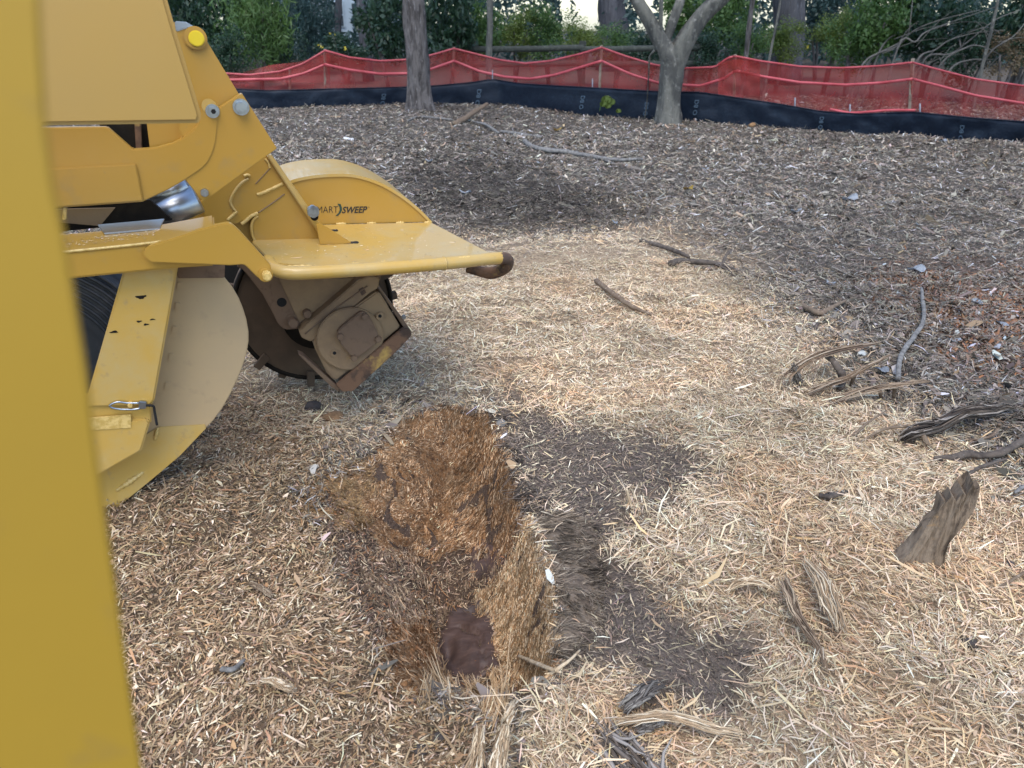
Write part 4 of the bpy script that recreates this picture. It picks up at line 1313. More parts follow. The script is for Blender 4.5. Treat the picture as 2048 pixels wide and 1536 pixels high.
GR = 'evergreen shrubs behind the fence'
SHR = [
    ('dense dark green conifer beside the yellow boom, far left', 505, 40, 21, 2.2, 3.6, 'needle', 'leaf_mid'),
    ('blackish evergreen shrub behind the tilt link of the machine', 410, 60, 22, 2.4, 3.2, 'broad', 'leaf_dark'),
    ('low dark evergreen left of the dim conifer edge', 450, 105, 19.6, 1.6, 1.5, 'fine', 'leaf_dark'),
    ('blue green feathery conifer left of the pale house', 610, 40, 27, 2.6, 3.6, 'needle', 'leaf_blue'),
    ('small dark shrub below the feathery conifer', 570, 100, 22, 1.5, 1.5, 'fine', 'leaf_dark'),
    ('dark shrub under the pale house glimpse', 690, 108, 23, 1.9, 1.2, 'broad', 'leaf_dark'),
    ('big glossy evergreen left of the scaly trunk', 770, 45, 20.5, 2.0, 3.0, 'broad', 'leaf_dark'),
    ('big glossy evergreen right of the scaly trunk', 895, 45, 19.4, 1.9, 3.0, 'broad', 'leaf_dark'),
    ('mid green shrub just behind the slender pole', 950, 60, 22, 1.6, 2.2, 'broad', 'leaf_mid'),
    ('yellow green hedge clump right of the slender pole', 1030, 62, 22.5, 1.9, 1.5, 'fine', 'leaf_yellow'),
    ('green hedge clump above the rail fence middle', 1100, 58, 22.5, 1.9, 1.7, 'fine', 'leaf_mid'),
    ('yellow green hedge clump left of the broad blue trunk', 1165, 76, 22, 1.8, 1.1, 'fine', 'leaf_yellow'),
    ('low hedge clump in front of the broad blue trunk', 1235, 84, 21.5, 1.7, 1.1, 'fine', 'leaf_mid'),
    ('dark hedge clump behind the low fork', 1300, 95, 20.5, 1.6, 1.3, 'fine', 'leaf_dark'),
    ('leafy green shrub seen between the forked stems', 1375, 30, 25, 2.0, 2.0, 'broad', 'leaf_mid'),
    ('dark low shrub right of the forked trunk', 1420, 100, 19.5, 1.6, 1.3, 'fine', 'leaf_dark'),
    ('glossy green shrub above the thin dark stem', 1455, 40, 22, 1.7, 2.3, 'broad', 'leaf_mid'),
    ('yellow green azalea clump in front of the wide pine trunk', 1565, 78, 20, 1.7, 1.1, 'fine', 'leaf_yellow'),
    ('low green azalea left of the wide pine trunk', 1500, 86, 19.5, 1.4, 1.2, 'fine', 'leaf_mid'),
    ('blue green leafy shrub right of the wide pine trunk', 1650, 30, 24, 2.4, 2.8, 'broad', 'leaf_blue'),
    ('yellow green azalea right of the wide pine trunk', 1665, 62, 19.5, 1.4, 1.3, 'fine', 'leaf_yellow'),
    ('rounded mid green azalea left of the long leaved shrub', 1710, 82, 18.6, 1.6, 1.5, 'fine', 'leaf_mid'),
    ('long leaved bright shrub above the pink band', 1770, 45, 18.5, 1.7, 2.4, 'broad', 'leaf_mid'),
    ('dark shrub behind the bare arching branches', 1870, 60, 18.5, 2.0, 2.2, 'broad', 'leaf_dark'),
    ('dark green shrub mass at the right end of the netting', 1960, 80, 17.5, 1.9, 2.0, 'fine', 'leaf_dark'),
    ('dark evergreen at the right edge behind the netting', 2060, 60, 17.0, 1.9, 2.4, 'broad', 'leaf_dark'),
    ('withered tan shrub at the right edge low behind the netting', 2020, 110, 16.2, 1.0, 1.0, 'loose', 'leaf_tan'),
]
for lab, u, v, Yy, w, h, key, m in SHR:
    shrub('shrub', lab, u, v, Yy, w, h, key, m, GR)

# woods beyond: one dark mass of far crowns, open towards the sky in a few places
V_all, Q_all = [], []
off = 0
g2 = np.random.default_rng(91)
gaps = [(690, 22), (1172, 26), (1292, 16), (1330, 8), (1370, 8), (1130, 8)]
for Yw, zlo, zhi, nn, sz in ((31, .2, 6.0, 42000, .26), (38, .2, 8, 36000, .34), (46, .2, 9, 24000, .42)):
    x = g2.uniform(-Yw * .85, Yw * .85, nn); y = Yw + g2.normal(0, 1.6, nn); z = g2.uniform(zlo, zhi, nn)
    u, v = project(x, y, z)
    dens = fbm(x * .35, z * .5 + Yw, 3) * 1.6 + .85
    for (gu, gw) in gaps:
        dens = dens - 1.6 * np.exp(-((u - gu) / gw) ** 2) * sstep(85, 50, v)
    k = g2.random(nn) < dens
    P = np.stack([x, y, z], -1)[k]
    n = len(P)
    a = g2.normal(0, 1, (n, 3)); a /= np.linalg.norm(a, axis=1)[:, None]
    b = np.cross(a, g2.normal(0, 1, (n, 3))); b /= np.linalg.norm(b, axis=1)[:, None]
    L = sz * g2.uniform(.6, 1.4, n)[:, None]
    V_all.append(np.stack([P - a * L * .5, P + b * L * .22, P + a * L * .5, P - b * L * .22], 1).reshape(-1, 3))
    Q_all.append((np.arange(n) * 4)[:, None] + np.arange(4) + off)
    off += n * 4
wo = link('far_woods', fast_mesh('far_woods', np.concatenate(V_all), np.concatenate(Q_all)), 'leaf_blue')
tag(wo, 'dim blue green woods filling the far background', 'woods', None, 'stuff')

# pale house glimpsed through the trees
M['siding'] = mat('pale_blue_siding', (.45, .55, .62), .7, noise=[(2, (.40, .5, .58), .4, .6)])
M['glass'] = mat('window_glass', (.05, .07, .09), .1)
M['roof'] = mat('grey_shingle', (.12, .12, .13), .9)
hc = PY(690, 60, 52)
house = empty('house', (hc[0], 52, 0), 'pale house glimpsed through the woods left of the scaly trunk', 'house')
def box(name, x0, x1, y0, y1, z0, z1, m, parent):
    return slab(name, [np.array(q) for q in ((x0, y0, z0), (x1, y0, z0), (x1, y0, z1), (x0, y0, z1))], (0, y1 - y0, 0), m, parent, 0)
box('wall', hc[0] - 4, hc[0] + 4, 52, 57, 0, 5.5, 'siding', house)
slab('roof', [np.array(q) for q in ((hc[0] - 4.4, 51.6, 5.5), (hc[0] + 4.4, 51.6, 5.5), (hc[0], 51.6, 8))], (0, 6, 0), 'roof', house, 0)
for dx in (-2.4, -.4, .9, 2.4):
    wd = box('window', hc[0] + dx - .45, hc[0] + dx + .45, 51.93, 51.99, 1.2, 2.6, 'siding', house)
    box('pane', hc[0] + dx - .36, hc[0] + dx + .36, 51.90, 51.925, 1.3, 1.85, 'glass', wd)
    box('pane', hc[0] + dx - .36, hc[0] + dx + .36, 51.90, 51.925, 1.93, 2.5, 'glass', wd)

# bare arching branches over the right part of the netting
brush = empty('bare_bush', tuple(PY(1760, 150, 16.2) * np.array([1, 1, 0])), 'bare arching grey branches in front of the right hand shrubs', 'bush')
gB = np.random.default_rng(5)
BR = [[(1725, 130), (1760, 105), (1800, 85), (1830, 60), (1880, 40), (1960, 20)], [(1740, 120), (1790, 95), (1815, 70), (1822, 30), (1826, -10)], [(1800, 86), (1830, 84), (1850, 65), (1900, 45), (1990, 14)],
      [(1835, 120), (1870, 100), (1900, 80), (1950, 66), (2010, 60)], [(1850, 118), (1900, 108), (1940, 80), (1990, 40), (2040, 20)], [(1880, 130), (1930, 96), (1960, 92), (2000, 110), (2030, 140)],
      [(1900, 140), (1940, 120), (1990, 118), (2040, 100)], [(1755, 112), (1775, 80), (1790, 70)], [(1960, 140), (1985, 100), (2030, 70), (2060, 30)]]
for i, b in enumerate(BR):
    P = [PY(u, v, 16.2 + .25 * math.sin(i * 2 + j)) for j, (u, v) in enumerate(b)]
    P[0][2] -= .0
    tube('branch', [np.array([P[0][0] - .15, P[0][1], 0.0])] + P, [.02] + list(np.linspace(.019, .006, len(P))), 'twig_grey', brush, 6, 24, .15, seed=i)
for i in range(26):
    a = PY(gB.uniform(1720, 2040), gB.uniform(60, 150), 16.2 + gB.normal(0, .3))
    d = np.array([gB.normal(.3, .5), gB.normal(0, .2), abs(gB.normal(.2, .3))])
    tube('twig', [a, a + d * .5 + np.array([0, 0, .08]), a + d], [.007, .005, .002], 'twig_grey', brush, 4, 8, seed=i)


# ------------------------------------------------------------------ sticks, roots, splinters and clods lying about
M['stick_grey'] = mat('weathered_grey_stick', (.20, .19, .175), .9, noise=[(25, (.10, .093, .085), .45, .62), (60, (.31, .30, .28), .58, .7)], bump=(60, .5, .004))
M['stick_brown'] = mat('brown_root_wood', (.16, .115, .075), .85, noise=[(18, (.13, .085, .055), .45, .62), ((60, 60, 60), (.36, .28, .20), .56, .7)], bump=(70, .6, .004))
M['stick_dark'] = mat('dark_root_bark', (.10, .078, .06), .9, noise=[(22, (.05, .038, .03), .45, .62), (50, (.22, .185, .15), .58, .72)], bump=(55, .8, .006))
M['stick_pale'] = mat('pale_torn_wood', (.55, .43, .28), .85, noise=[((70, 70, 12), (.38, .27, .16), .45, .62), (20, (.66, .56, .42), .55, .7)], bump=((140, 140, 30), .6, .003))
M['clod'] = mat('dark_soil_clod', (.055, .045, .04), .95, noise=[(14, (.09, .07, .06), .5, .7)], bump=(30, 1.0, .01))
M['clay'] = mat('orange_clay_clod', (.30, .17, .08), .95, noise=[(14, (.20, .11, .05), .5, .7)], bump=(30, 1.0, .01))
M['flake'] = mat('pale_dry_leaf', (.46, .49, .52), .7, noise=[(14, (.34, .36, .38), .45, .65)])
M['leafy'] = mat('yellow_fallen_leaf', (.50, .36, .08), .7, noise=[(14, (.38, .24, .05), .45, .65)])


def pxr(w, u, v, z=0.05):
    """half width in metres of w photo pixels at a ground position"""
    return w * .5 / FPX * ((PZ(u, v, z) - EYEP) @ Fv)


def stick(name, label, px, wid, m, lifts=None, cat='stick', group=None, branches=(), seg=9, rough=.22, sq=1.0, ridge=.12):
    """px on the ground (lift above it per point), widths in photo pixels"""
    lifts = lifts if lifts is not None else [.012] * len(px)
    P = []
    for (u, v), l in zip(px, lifts):
        q = PG(u, v); P.append(PZ(u, v, q[2] + l) if l > .02 else q + np.array([0, 0, l]))
    W = np.interp(np.linspace(0, 1, len(px)), np.linspace(0, 1, len(wid)), wid)
    R = [pxr(w, u, v) for w, (u, v) in zip(W, px)]
    n = max(14, len(px) * 7)
    sd = int(px[0][0] * 7 + px[0][1])
    Ps, Rs = smooth_path(P, R, n)
    gj = np.random.default_rng(sd)
    Ps = Ps + gj.normal(0, .05, Ps.shape) * Rs[:, None]
    root = tube(name, Ps, Rs, m, None, seg, None, rough, sq, True, sd, True, ridge)
    tag(root, label, cat, group)
    for bpx, bw, bl in branches:
        Q = [PZ(u, v, PG(u, v)[2] + l) for (u, v), l in zip(bpx, bl)]
        tube('side_twig', Q, list(np.linspace(pxr(bw[0], *bpx[0]), pxr(bw[1], *bpx[0]), len(Q))), m, root, 7, 12, rough, seed=sd + 1)
    return root


def bundle(name, label, px, wid, lifts, cat='splinter', n=60, flat=.5, thick=1.0, branches=(), cols=((.60, .47, .31), (.48, .36, .23), (.70, .59, .43), (.36, .25, .15), (.26, .18, .11))):
    """torn splinter: many thin wood strands lying along one path, frayed at both ends"""
    g = np.random.default_rng(int(px[0][0] + px[0][1] * 3))
    P = [PZ(u, v, PG(u, v)[2] + l) for (u, v), l in zip(px, lifts)]
    Rr = [pxr(w, u, v) for w, (u, v) in zip(np.interp(np.linspace(0, 1, len(px)), np.linspace(0, 1, len(wid)), wid), px)]
    Ps, Rs = smooth_path(P, Rr, 40)
    T, A, B = frames(Ps)
    VV, QQ, CC = [], [], []
    off = 0
    for k in range(n):
        ln0 = g.uniform(12, 30); a = int(g.uniform(-4, 38 - ln0 * .6)); b = int(min(40, a + ln0)); a = max(0, a)
        ang = g.uniform(0, 6.283); rad = g.random() ** .5
        ii = np.linspace(a, b - 1, 8).astype(int)
        fray = g.normal(0, .5, 2)
        t = np.linspace(-1, 1, 8)
        fr = 1 + .7 * np.abs(t) ** 4 * abs(fray[0])
        ca = np.cos(ang + .5 * fray[1] * t) * rad * fr; sa = np.sin(ang + .5 * fray[1] * t) * rad * flat * fr
        C0 = Ps[ii] + A[ii] * (ca * Rs[ii])[:, None] + B[ii] * (sa * Rs[ii])[:, None] + g.normal(0, .0016, (8, 3))
        C0 = C0 + (A[ii] * g.normal(0, .22) + B[ii] * g.normal(0, .12)) * (t * Rs[ii].mean())[:, None]
        r0 = thick * g.uniform(.0014, .0034) * (1 - .75 * np.abs(t) ** 3)
        V, Q = tube_arrays(C0, r0, 4, .1, .6, k)
        VV.append(V); QQ.append(np.array(Q) + off); off += len(V)
        CC.append(np.tile(np.array(cols[g.integers(0, len(cols))]) * g.normal(1, .12), (len(V), 1)))
    o = link(name, fast_mesh(name, np.concatenate(VV), np.concatenate(QQ), np.clip(np.concatenate(CC), .02, .9)), 'chip')
    tag(o, label, cat)
    for bpx, bw, bl in branches:
        Q2 = [PZ(u, v, PG(u, v)[2] + l) for (u, v), l in zip(bpx, bl)]
        tube('side_root', Q2, list(np.linspace(pxr(bw[0], *bpx[0]), pxr(bw[1], *bpx[0]), len(Q2))), 'stick_brown', o, 7, 12, .25, seed=5, ridge=.1)
    return o


S = stick
S('fallen_branch', 'long pale grey branch lying across the litter below the forked tree', [(1048, 283), (1068, 295), (1095, 301), (1130, 304), (1160, 309), (1200, 316), (1240, 320), (1285, 318)], [9, 10, 9, 8, 5], 'stick_grey', [.03, .04, .04, .05, .04, .05, .05, .04],
  'branch', None, [([(1195, 315), (1215, 322), (1233, 330)], (6, 3), (.05, .04, .03))])
S('fallen_stick', 'brown stick propped up on the litter right of the scaly trunk', [(908, 251), (930, 237), (952, 222), (975, 208)], [11, 10, 8, 6], 'stick_brown', [.02, .06, .12, .20])
S('fallen_stick', 'thin pale stick curving past the foot of the scaly trunk', [(815, 242), (835, 234), (865, 235), (905, 240)], [4, 4, 3], 'stick_grey', [.03, .05, .05, .03])
S('fallen_stick', 'thin grey stick between the propped stick and the bluish stick', [(945, 243), (970, 249), (985, 258), (998, 266)], [4, 6, 4], 'stick_grey', [.03, .05, .05, .03])
S('fallen_stick', 'straight bluish grey stick above the long pale branch', [(1000, 263), (1030, 267), (1055, 271), (1082, 275)], [6, 7, 5], 'stick_grey', [.03, .04, .04, .03])
S('fallen_stick', 'short white stick at the fence base right of the forked tree', [(1390, 239), (1405, 236), (1422, 231)], [5, 5, 4], 'flake', [.03, .05, .08])
S('fallen_stick', 'single grey brown stick lying diagonally on the pale chips', [(1192, 561), (1225, 587), (1262, 612), (1303, 636)], [10, 11, 9, 7], 'stick_brown', [.04, .05, .04, .02])
S('fallen_branch', 'forked dark twig on the edge of the pale chips, upper middle', [(1340, 527), (1368, 523), (1405, 525), (1440, 529), (1480, 543), (1525, 556)], [13, 10, 9, 6, 4], 'stick_dark', [.04, .05, .05, .05, .04, .03], 'branch', None,
  [([(1430, 528), (1455, 540), (1470, 553)], (6, 3), (.05, .04, .02)), ([(1445, 528), (1452, 512), (1462, 500)], (7, 5), (.05, .08, .1))])
S('fallen_stick', 'dark stick leading to the forked twig from upper left', [(1280, 481), (1310, 489), (1345, 500), (1378, 514)], [7, 8, 7], 'stick_dark', [.03, .04, .05, .04])
S('fallen_stick', 'bent grey brown root piece above the curved splints', [(1604, 611), (1622, 620), (1642, 627), (1668, 613), (1692, 601)], [10, 12, 12, 8, 5], 'stick_brown', [.03, .05, .05, .06, .05])
bundle('root_splint', 'long brown curved splint arching highest over the chips', [(1567, 760), (1592, 737), (1632, 713), (1680, 698), (1730, 690), (1760, 685)], [19, 17, 15, 12, 5], [.06, .10, .15, .15, .13, .11], 'root', 46, .6, 1.5, (), cols=((.22, .15, .095), (.16, .105, .065), (.30, .22, .15), (.12, .08, .055), (.36, .28, .20)))
bundle('root_stub', 'short grey upright stub holding up the arching splint', [(1598, 778), (1594, 755), (1588, 728)], [20, 17, 13], [.0, .06, .13], 'root', 50, .9, 1.5, (), ((.20, .18, .155), (.13, .115, .10), (.28, .255, .22), (.09, .078, .068)))
S('dark_twig', 'dark hooked twig between the two upper splints', [(1652, 710), (1668, 724), (1679, 742), (1686, 760), (1680, 775), (1674, 784)], [10, 12, 15, 14, 7], 'stick_dark', [.12, .11, .08, .05, .03, .01], 'twig')
bundle('root_splint', 'tan split root lying in the middle of the three splints', [(1608, 790), (1650, 770), (1690, 756), (1730, 735), (1782, 710)], [18, 16, 12, 9, 4], [.02, .05, .08, .10, .12], 'root', 46, .6, 1.5, branches=[([(1710, 744), (1706, 757), (1702, 773)], (9, 8), (.09, .05, .0))], cols=((.22, .15, .095), (.16, .105, .065), (.30, .22, .15), (.12, .08, .055), (.36, .28, .20)))
bundle('root_splint', 'lowest brown splint standing on two short legs', [(1660, 806), (1705, 788), (1760, 776), (1810, 768), (1860, 762)], [18, 19, 15, 11, 5], [.01, .05, .08, .10, .11], 'root', 46, .6, 1.5, branches=[([(1758, 778), (1762, 790), (1766, 800)], (10, 7), (.08, .04, .0)), ([(1793, 772), (1788, 788), (1790, 802)], (9, 6), (.09, .04, .0))], cols=((.22, .15, .095), (.16, .105, .065), (.30, .22, .15), (.12, .08, .055), (.36, .28, .20)))
S('pale_root', 'long pale wavy root running up from the splints to the red leaves', [(1796, 758), (1797, 735), (1803, 710), (1815, 690), (1832, 668), (1847, 640), (1846, 608), (1843, 576)], [9, 9, 10, 9, 8, 5], 'stick_grey', [.05, .04, .05, .05, .04, .05, .05, .05], 'root')
bundle('bark_log', 'gnarled dark grey log with cracked bark at the right', [(1800, 880), (1818, 866), (1845, 858), (1872, 852), (1900, 838), (1925, 824), (1955, 822), (1985, 818), (2010, 812), (2028, 818)], [12, 26, 34, 28, 26, 26, 28, 24, 18, 5], [.01, .05, .07, .06, .08, .10, .09, .07, .08, .06], 'log', 110, .9, 2.2, [([(1845, 872), (1856, 889), (1868, 900)], (10, 6), (.05, .03, .01)), ([(1815, 852), (1770, 858), (1740, 872), (1715, 888)], (7, 5), (.06, .05, .03, .01))],
       ((.10, .08, .062), (.065, .05, .04), (.16, .13, .105), (.27, .235, .20), (.045, .036, .03)))
S('dark_twig', 'thin pale tipped twig left of the dark log', [(1700, 880), (1712, 866), (1735, 846), (1772, 822)], [8, 6, 4, 3], 'stick_brown', [.01, .03, .06, .08], 'twig')
S('dark_root', 'dark wavy root below the log reaching the right edge', [(1868, 918), (1905, 916), (1935, 908), (1965, 912), (2000, 906), (2035, 888), (2080, 862)], [11, 16, 13, 13, 15, 15], 'stick_dark', [.03, .04, .04, .04, .05, .05, .05], 'root', None,
  [([(1925, 912), (1905, 924), (1890, 930)], (11, 6), (.04, .03, .01))])
S('dark_twig', 'slim dark root below the wavy dark root', [(1905, 960), (1928, 957), (1948, 940), (1975, 930), (2012, 918)], [7, 9, 8, 6], 'stick_dark', [.02, .03, .04, .04, .04], 'twig')
S('dark_twig', 'thin hooked twig just under the log', [(1935, 888), (1962, 878), (1985, 870), (1996, 856), (1999, 848)], [5, 5, 7, 7], 'stick_brown', [.02, .03, .04, .05, .07], 'twig')
S('dark_twig', 'grey twig at the right edge above the splintered stake', [(2030, 985), (2050, 972), (2075, 960)], [7, 7, 6], 'stick_grey', [.03, .04, .04], 'twig')
S('thin_stick', 'straight thin straw sticking up at the left edge of the chips', [(1253, 977), (1259, 1002), (1267, 1030)], [5, 6, 4], 'stick_pale', [.10, .05, .01])
S('thin_stick', 'thin tan stick at the right edge below the stake', [(1975, 1185), (2005, 1170), (2050, 1145)], [5, 6, 6], 'stick_brown', [.02, .03, .05])
bundle('wood_splinter', 'long pale curved splinter across the bottom of the picture', [(1228, 1447), (1270, 1438), (1325, 1431), (1370, 1438), (1420, 1455), (1490, 1468)], [14, 20, 24, 22, 18, 9], [.02, .04, .06, .06, .04, .02], 'splinter')
bundle('bark_piece', 'grey curled bark piece above the long pale splinter', [(1243, 1418), (1270, 1396), (1298, 1376), (1325, 1366)], [26, 36, 32, 16], [.03, .05, .05, .03], 'bark', 44, .35, 1.6, (), ((.19, .17, .145), (.13, .115, .10), (.26, .235, .20), (.09, .078, .068)))
bundle('bark_piece', 'small dark bark piece under the long pale splinter', [(1270, 1462), (1300, 1448), (1330, 1440)], [20, 26, 12], [.02, .03, .02], 'bark', 44, .35, 1.6, (), ((.19, .17, .145), (.13, .115, .10), (.26, .235, .20), (.09, .078, .068)))
bundle('root_strand', 'fibrous brown root strand running down the right foreground', [(1566, 1155), (1580, 1190), (1592, 1225), (1615, 1262), (1640, 1300), (1654, 1350)], [22, 26, 24, 18, 12, 6], [.05, .06, .05, .05, .04, .02], 'root', cols=((.30, .22, .15), (.22, .155, .10), (.40, .31, .21), (.15, .105, .07)))
bundle('root_strand', 'broad tan frayed root strand right of the brown strand', [(1610, 1120), (1640, 1155), (1655, 1195), (1672, 1235), (1680, 1265)], [16, 34, 38, 30, 22], [.04, .07, .07, .06, .05], 'root')
bundle('root_strand', 'tan fibre bundle bending left of the brown strand', [(1452, 1185), (1480, 1165), (1520, 1163), (1560, 1185)], [10, 18, 18, 10], [.02, .05, .06, .04], 'root')
bundle('wood_splinter', 'brown edged pale splinter standing in the bottom foreground', [(985, 1500), (1005, 1460), (1022, 1420), (1040, 1388)], [26, 24, 20, 12], [.0, .05, .10, .15], 'splinter')
bundle('wood_splinter', 'frayed pale splinter beside the hollow, left of the brown edged one', [(985, 1425), (965, 1395), (948, 1372)], [24, 20, 12], [.0, .05, .1], 'splinter')
bundle('wood_splinter', 'upright torn splinter at the bottom edge, below the hollow', [(985, 1640), (992, 1560), (1003, 1500), (1012, 1450)], [44, 40, 26, 10], [.0, .06, .1, .13], 'splinter')
bundle('wood_splinter', 'wide frayed splinter at the bottom edge, left of the torn one', [(925, 1600), (945, 1540), (955, 1490), (960, 1450)], [50, 44, 30, 14], [.0, .04, .07, .09], 'splinter')
bundle('wood_splinter', 'small curled white shaving in the left brown chips', [(520, 1360), (548, 1362), (575, 1376), (592, 1378)], [10, 16, 16, 6], [.02, .03, .03, .02], 'shaving')
S('wood_splinter', 'grey stick chip with a tan end in the left brown chips', [(445, 1348), (465, 1338), (490, 1330)], [12, 13, 8], 'stick_grey', [.02, .03, .02], 'shaving', None, (), 7, .2, .6)
bundle('wood_splinter', 'tan shard half buried left of the stump', [(500, 1165), (522, 1176), (545, 1192)], [8, 14, 8], [.02, .03, .02], 'shaving', cols=((.30, .22, .15), (.22, .155, .10), (.40, .31, .21), (.15, .105, .07)))
S('wood_splinter', 'dark frayed chunk on the chips left of the stake', [(1635, 1000), (1660, 992), (1690, 992)], [10, 18, 12], 'stick_dark', [.02, .03, .02], 'splinter', None, (), 8, .35, .6)
S('thin_stick', 'crossing pale splinters at the right rim of the hollow', [(1038, 1312), (1070, 1326), (1100, 1338), (1122, 1345)], [7, 9, 8, 5], 'stick_pale', [.05, .06, .06, .05], 'splinter', None, [([(1110, 1342), (1140, 1320), (1160, 1300)], (8, 4), (.06, .06, .05))])

# splintered stake leaning right
ax = PG(1832, 1142)
Yb = ax[1]
outl = [(1797, 1125), (1823, 1100), (1849, 1060), (1877, 1034), (1887, 1003), (1896, 1010), (1903, 992), (1913, 1003), (1926, 985), (1934, 993), (1948, 967), (1953, 984), (1963, 977), (1955, 1003), (1933, 1040), (1897, 1089), (1868, 1165), (1852, 1175), (1815, 1150)]
bm = bmesh.new()
fr = [bm.verts.new(PY(u, v, Yb)) for u, v in outl]
rng_s = np.random.default_rng(4)
bk = [bm.verts.new(PY(u, v, Yb) + np.array([.012, .05 + rng_s.uniform(-.012, .012), rng_s.uniform(-.008, .008)])) for u, v in outl]
bm.faces.new(fr); bm.faces.new(bk[::-1])
for i in range(len(fr)):
    j = (i + 1) % len(fr)
    bm.faces.new((fr[i], bk[i], bk[j], fr[j]))
bmesh.ops.triangulate(bm, faces=bm.faces[:])
for _ in range(3):
    bmesh.ops.subdivide_edges(bm, edges=bm.edges[:], cuts=1, use_grid_fill=True)
axd = Vector(PY(1955, 980, Yb) - PY(1832, 1150, Yb)).normalized()
for v in bm.verts:
    p_ = v.co
    a_ = p_.dot(axd); b_ = p_.dot(Vector((axd.z, 0, -axd.x)))
    v.co.y += .028 * float(fbm(np.array(b_ * 95), np.array(a_ * 7), 3)) + .018 * float(fbm(np.array(b_ * 25), np.array(a_ * 12 + 3), 2))
M['stake_wood'] = mat('split_stump_wood', (.20, .145, .095), .9, noise=[((70, 70, 10), (.075, .052, .034), .46, .60), (9, (.26, .20, .14), .5, .68), (30, (.28, .18, .09), .62, .72)], bump=((120, 120, 26), .7, .006))
st_ = bm_link('root_stake', bm, 'stake_wood', None, False)
tag(st_, 'splintered grey brown wooden stub leaning out of the chips at right', 'wood stub')

# bark covered root breaking through at the bottom edge
bundle('bark_root', 'flaking grey root bark at the bottom edge', [(1145, 1436), (1205, 1490), (1265, 1560), (1330, 1660)], [40, 120, 170, 190], [-.03, -.015, -.01, -.01], 'root', 260, .5, 2.2, (),
       ((.13, .105, .085), (.085, .068, .055), (.18, .15, .125), (.27, .24, .21), (.11, .085, .065)))


def clod(name, label, u, v, w, m, cat='clod', flat=.6, seed=0):
    g = np.random.default_rng(seed + int(u))
    bm = bmesh.new()
    bmesh.ops.create_icosphere(bm, subdivisions=2, radius=1)
    c = PG(u, v); r = pxr(w, u, v)
    sc = np.array([1, .85, flat]) * r
    for q in bm.verts:
        k = 1 + .5 * float(fbm(np.array(q.co.x * 1.7 + u), np.array(q.co.y * 1.7 + q.co.z * 1.3), 2)) + g.uniform(-.07, .07)
        q.co = Vector(c + np.array(q.co) * sc * k + np.array([0, 0, r * flat * .45]))
    o = bm_link(name, bm, m, None, True)
    tag(o, label, cat)
    return o


clod('soil_clod', 'dark soil lump under the gearbox, left one', 628, 818, 40, 'clod', seed=1)
clod('soil_clod', 'brown clod just below the gearbox, beside the dark lump', 668, 838, 44, 'clay', flat=.45, seed=9)
clod('soil_clod', 'round dark soil lump between gearbox and stump', 770, 833, 32, 'clod', seed=2)
clod('soil_clod', 'charcoal lump below the hollow at the bottom', 880, 1478, 34, 'clod', seed=3)
clod('soil_clod', 'flat dark lump beside the charcoal lump', 842, 1502, 34, 'clod', flat=.4, seed=4)
clod('soil_clod', 'brown soil lump right of the frayed root strands', 1940, 1290, 34, 'clod', seed=5)
clod('soil_clod', 'small brown lump left of the soil lump at right', 1895, 1300, 22, 'clod', seed=6)
clod('soil_clod', 'grey stone like lump near the lower right corner', 2010, 1395, 40, 'stick_grey', seed=7)
clod('soil_clod', 'dark lump on the chips below the stake at the right edge', 2020, 1130, 22, 'clod', seed=8)
clod('clay_lump', 'orange clay lump at the foot of the silt fence', 1504, 253, 14, 'clay', 'clay', .8, 3)
clod('soil_clod', 'grey stone fragment at the top right edge of the stump', 1002, 850, 26, 'stick_grey', seed=11)
clod('soil_clod', 'brown clod below the lowest splint', 1745, 815, 30, 'stick_brown', flat=.5, seed=12)


def flake(name, label, u, v, w, h, m, cat, lift=.03, seed=0, group=None):
    g = np.random.default_rng(seed + int(u * 3))
    c = PG(u, v) + np.array([0, 0, lift])
    rx = pxr(w, u, v); ry = pxr(h, u, v) * 2.2
    a0 = g.uniform(0, 3.14); n = 12
    bm = bmesh.new()
    ring = []
    for i in range(n):
        a = 2 * math.pi * i / n
        k = 1 + g.uniform(-.28, .28)
        x = math.cos(a) * rx * k; y = math.sin(a) * ry * k
        ring.append(bm.verts.new(c + np.array([x, y, .35 * rx * math.sin(2 * a + a0) + .25 * rx * math.cos(a + a0)])))
    ct = bm.verts.new(c + np.array([0, 0, -.12 * rx]))
    for i in range(n):
        bm.faces.new((ct, ring[i], ring[(i + 1) % n]))
    bmesh.ops.solidify(bm, geom=bm.faces[:], thickness=.003)
    o = bm_link(name, bm, m)
    tag(o, label, cat, group)


GF = 'pale dry leaves scattered on the litter'
for i, (u, v, w, h, lab) in enumerate(((1697, 402, 36, 12, 'largest pale dry leaf on the litter, upper right'), (1590, 427, 22, 12, 'bluish dry leaf left of the largest pale leaf'), (930, 389, 24, 8, 'white dry leaf on the dark mulch'),
                                       (858, 325, 16, 10, 'pale leaf between dark mulch and wheel housing'), (1762, 748, 24, 14, 'white leaf beside the long pale root'), (1950, 612, 16, 16, 'white leaf lying on the red leaves'),
                                       (2000, 655, 14, 18, 'pale torn leaf low on the red leaves'), (1080, 330, 14, 8, 'pale leaf below the long pale branch'), (1410, 342, 18, 8, 'pale leaf in the middle of the litter'), (1905, 690, 24, 9, 'bluish leaf at the lower edge of the red leaves'),
                                       (1230, 450, 12, 14, 'bluish chip on the edge of the pale chips'), (1885, 285, 12, 8, 'small pale leaf in front of the silt fence, right'), (1660, 572, 24, 16, 'grey curled leaf above the bent root piece'), (1830, 545, 30, 18, 'greyish leaf at the top of the pale root'))):
    flake('dry_leaf', lab, u, v, w, h, 'flake', 'leaf', .03, i, GF)
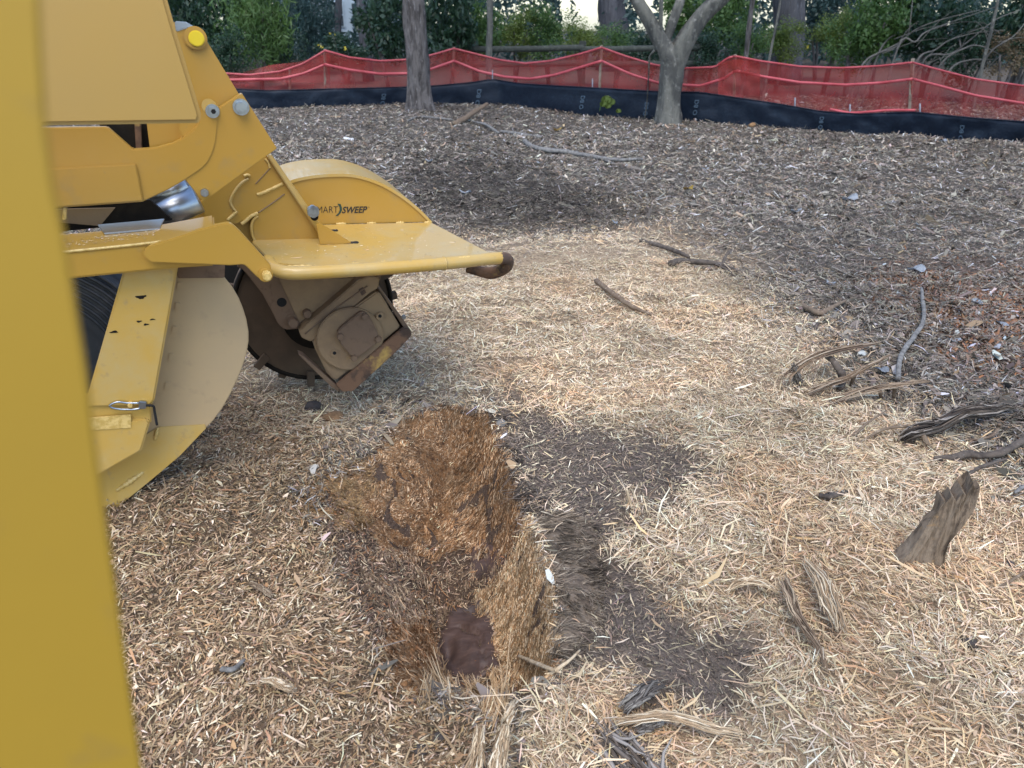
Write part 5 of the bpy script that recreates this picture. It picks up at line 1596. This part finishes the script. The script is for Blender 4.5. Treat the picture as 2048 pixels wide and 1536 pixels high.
flake('yellow_leaf', 'yellow leaf on the litter above the long pale branch', 1114, 264, 20, 12, 'leafy', 'leaf', .05, 3)
flake('yellow_leaf', 'orange brown leaf on the litter, upper middle', 1377, 383, 20, 10, 'leafy', 'leaf', .04, 4)
flake('red_leaf', 'small rust red leaf on the grey chips', 1583, 548, 16, 10, 'clay', 'leaf', .03, 5)

# little green sprig in front of the silt fence
yp = PZ(1216, 240)[1]
sp = empty('green_sprig', tuple(PY(1214, 240, yp) * np.array([1, 1, 0])), 'small green sprig growing against the black silt fence', 'plant')
tube('stem', [PY(1199, 222, yp), PY(1203, 205, yp), PY(1210, 195, yp), PY(1220, 196, yp)], .008, 'leaf_mid', sp, 5, 12)
for i, (u, v, r) in enumerate(((1213, 200, .10), (1222, 204, .08), (1207, 208, .07), (1237, 222, .05), (1216, 212, .06))):
    c = PY(u, v, yp - .03)
    bm = bmesh.new()
    n = 10
    vs = [bm.verts.new(c + np.array([math.cos(a) * r, -.02 * math.cos(2 * a), math.sin(a) * r * .75])) for a in np.linspace(0, 6.283, n, endpoint=False)]
    bm.faces.new(vs); bmesh.ops.solidify(bm, geom=bm.faces[:], thickness=.003)
    bm_link('leaf', bm, 'leaf_yellow', sp)
# some yellow leaves still hanging in the woods
M['leaf_gold'] = leaf_mat('golden_leaf', (.55, .45, .05), (.65, .55, .06))
for j, (u, v, lab) in enumerate(((665, 70, 'golden leaf spray left of the pale house'), (640, 92, 'golden leaf spray low left of the pale house'), (692, 94, 'golden leaf spray below the pale house'), (1612, 96, 'golden leaf spray above the pink band, right'))):
    e = empty('leaf_spray', tuple(PY(u, v, 19) ), lab, 'leaves')
    V, Q = leaf_cloud(9, .09, .06, .08, .05, 60 + j, 4, .7)
    o = link('leaf_cluster', fast_mesh('leaf_cluster', V, Q), 'leaf_gold'); o.parent = e
    tube('twig', [np.array(e.location), np.array(e.location) + np.array([.05, .1, -.3]), np.array([e.location[0] + .1, 19.3, 0.0])], [.004, .006, .012], 'twig_grey', e, 5, 10)
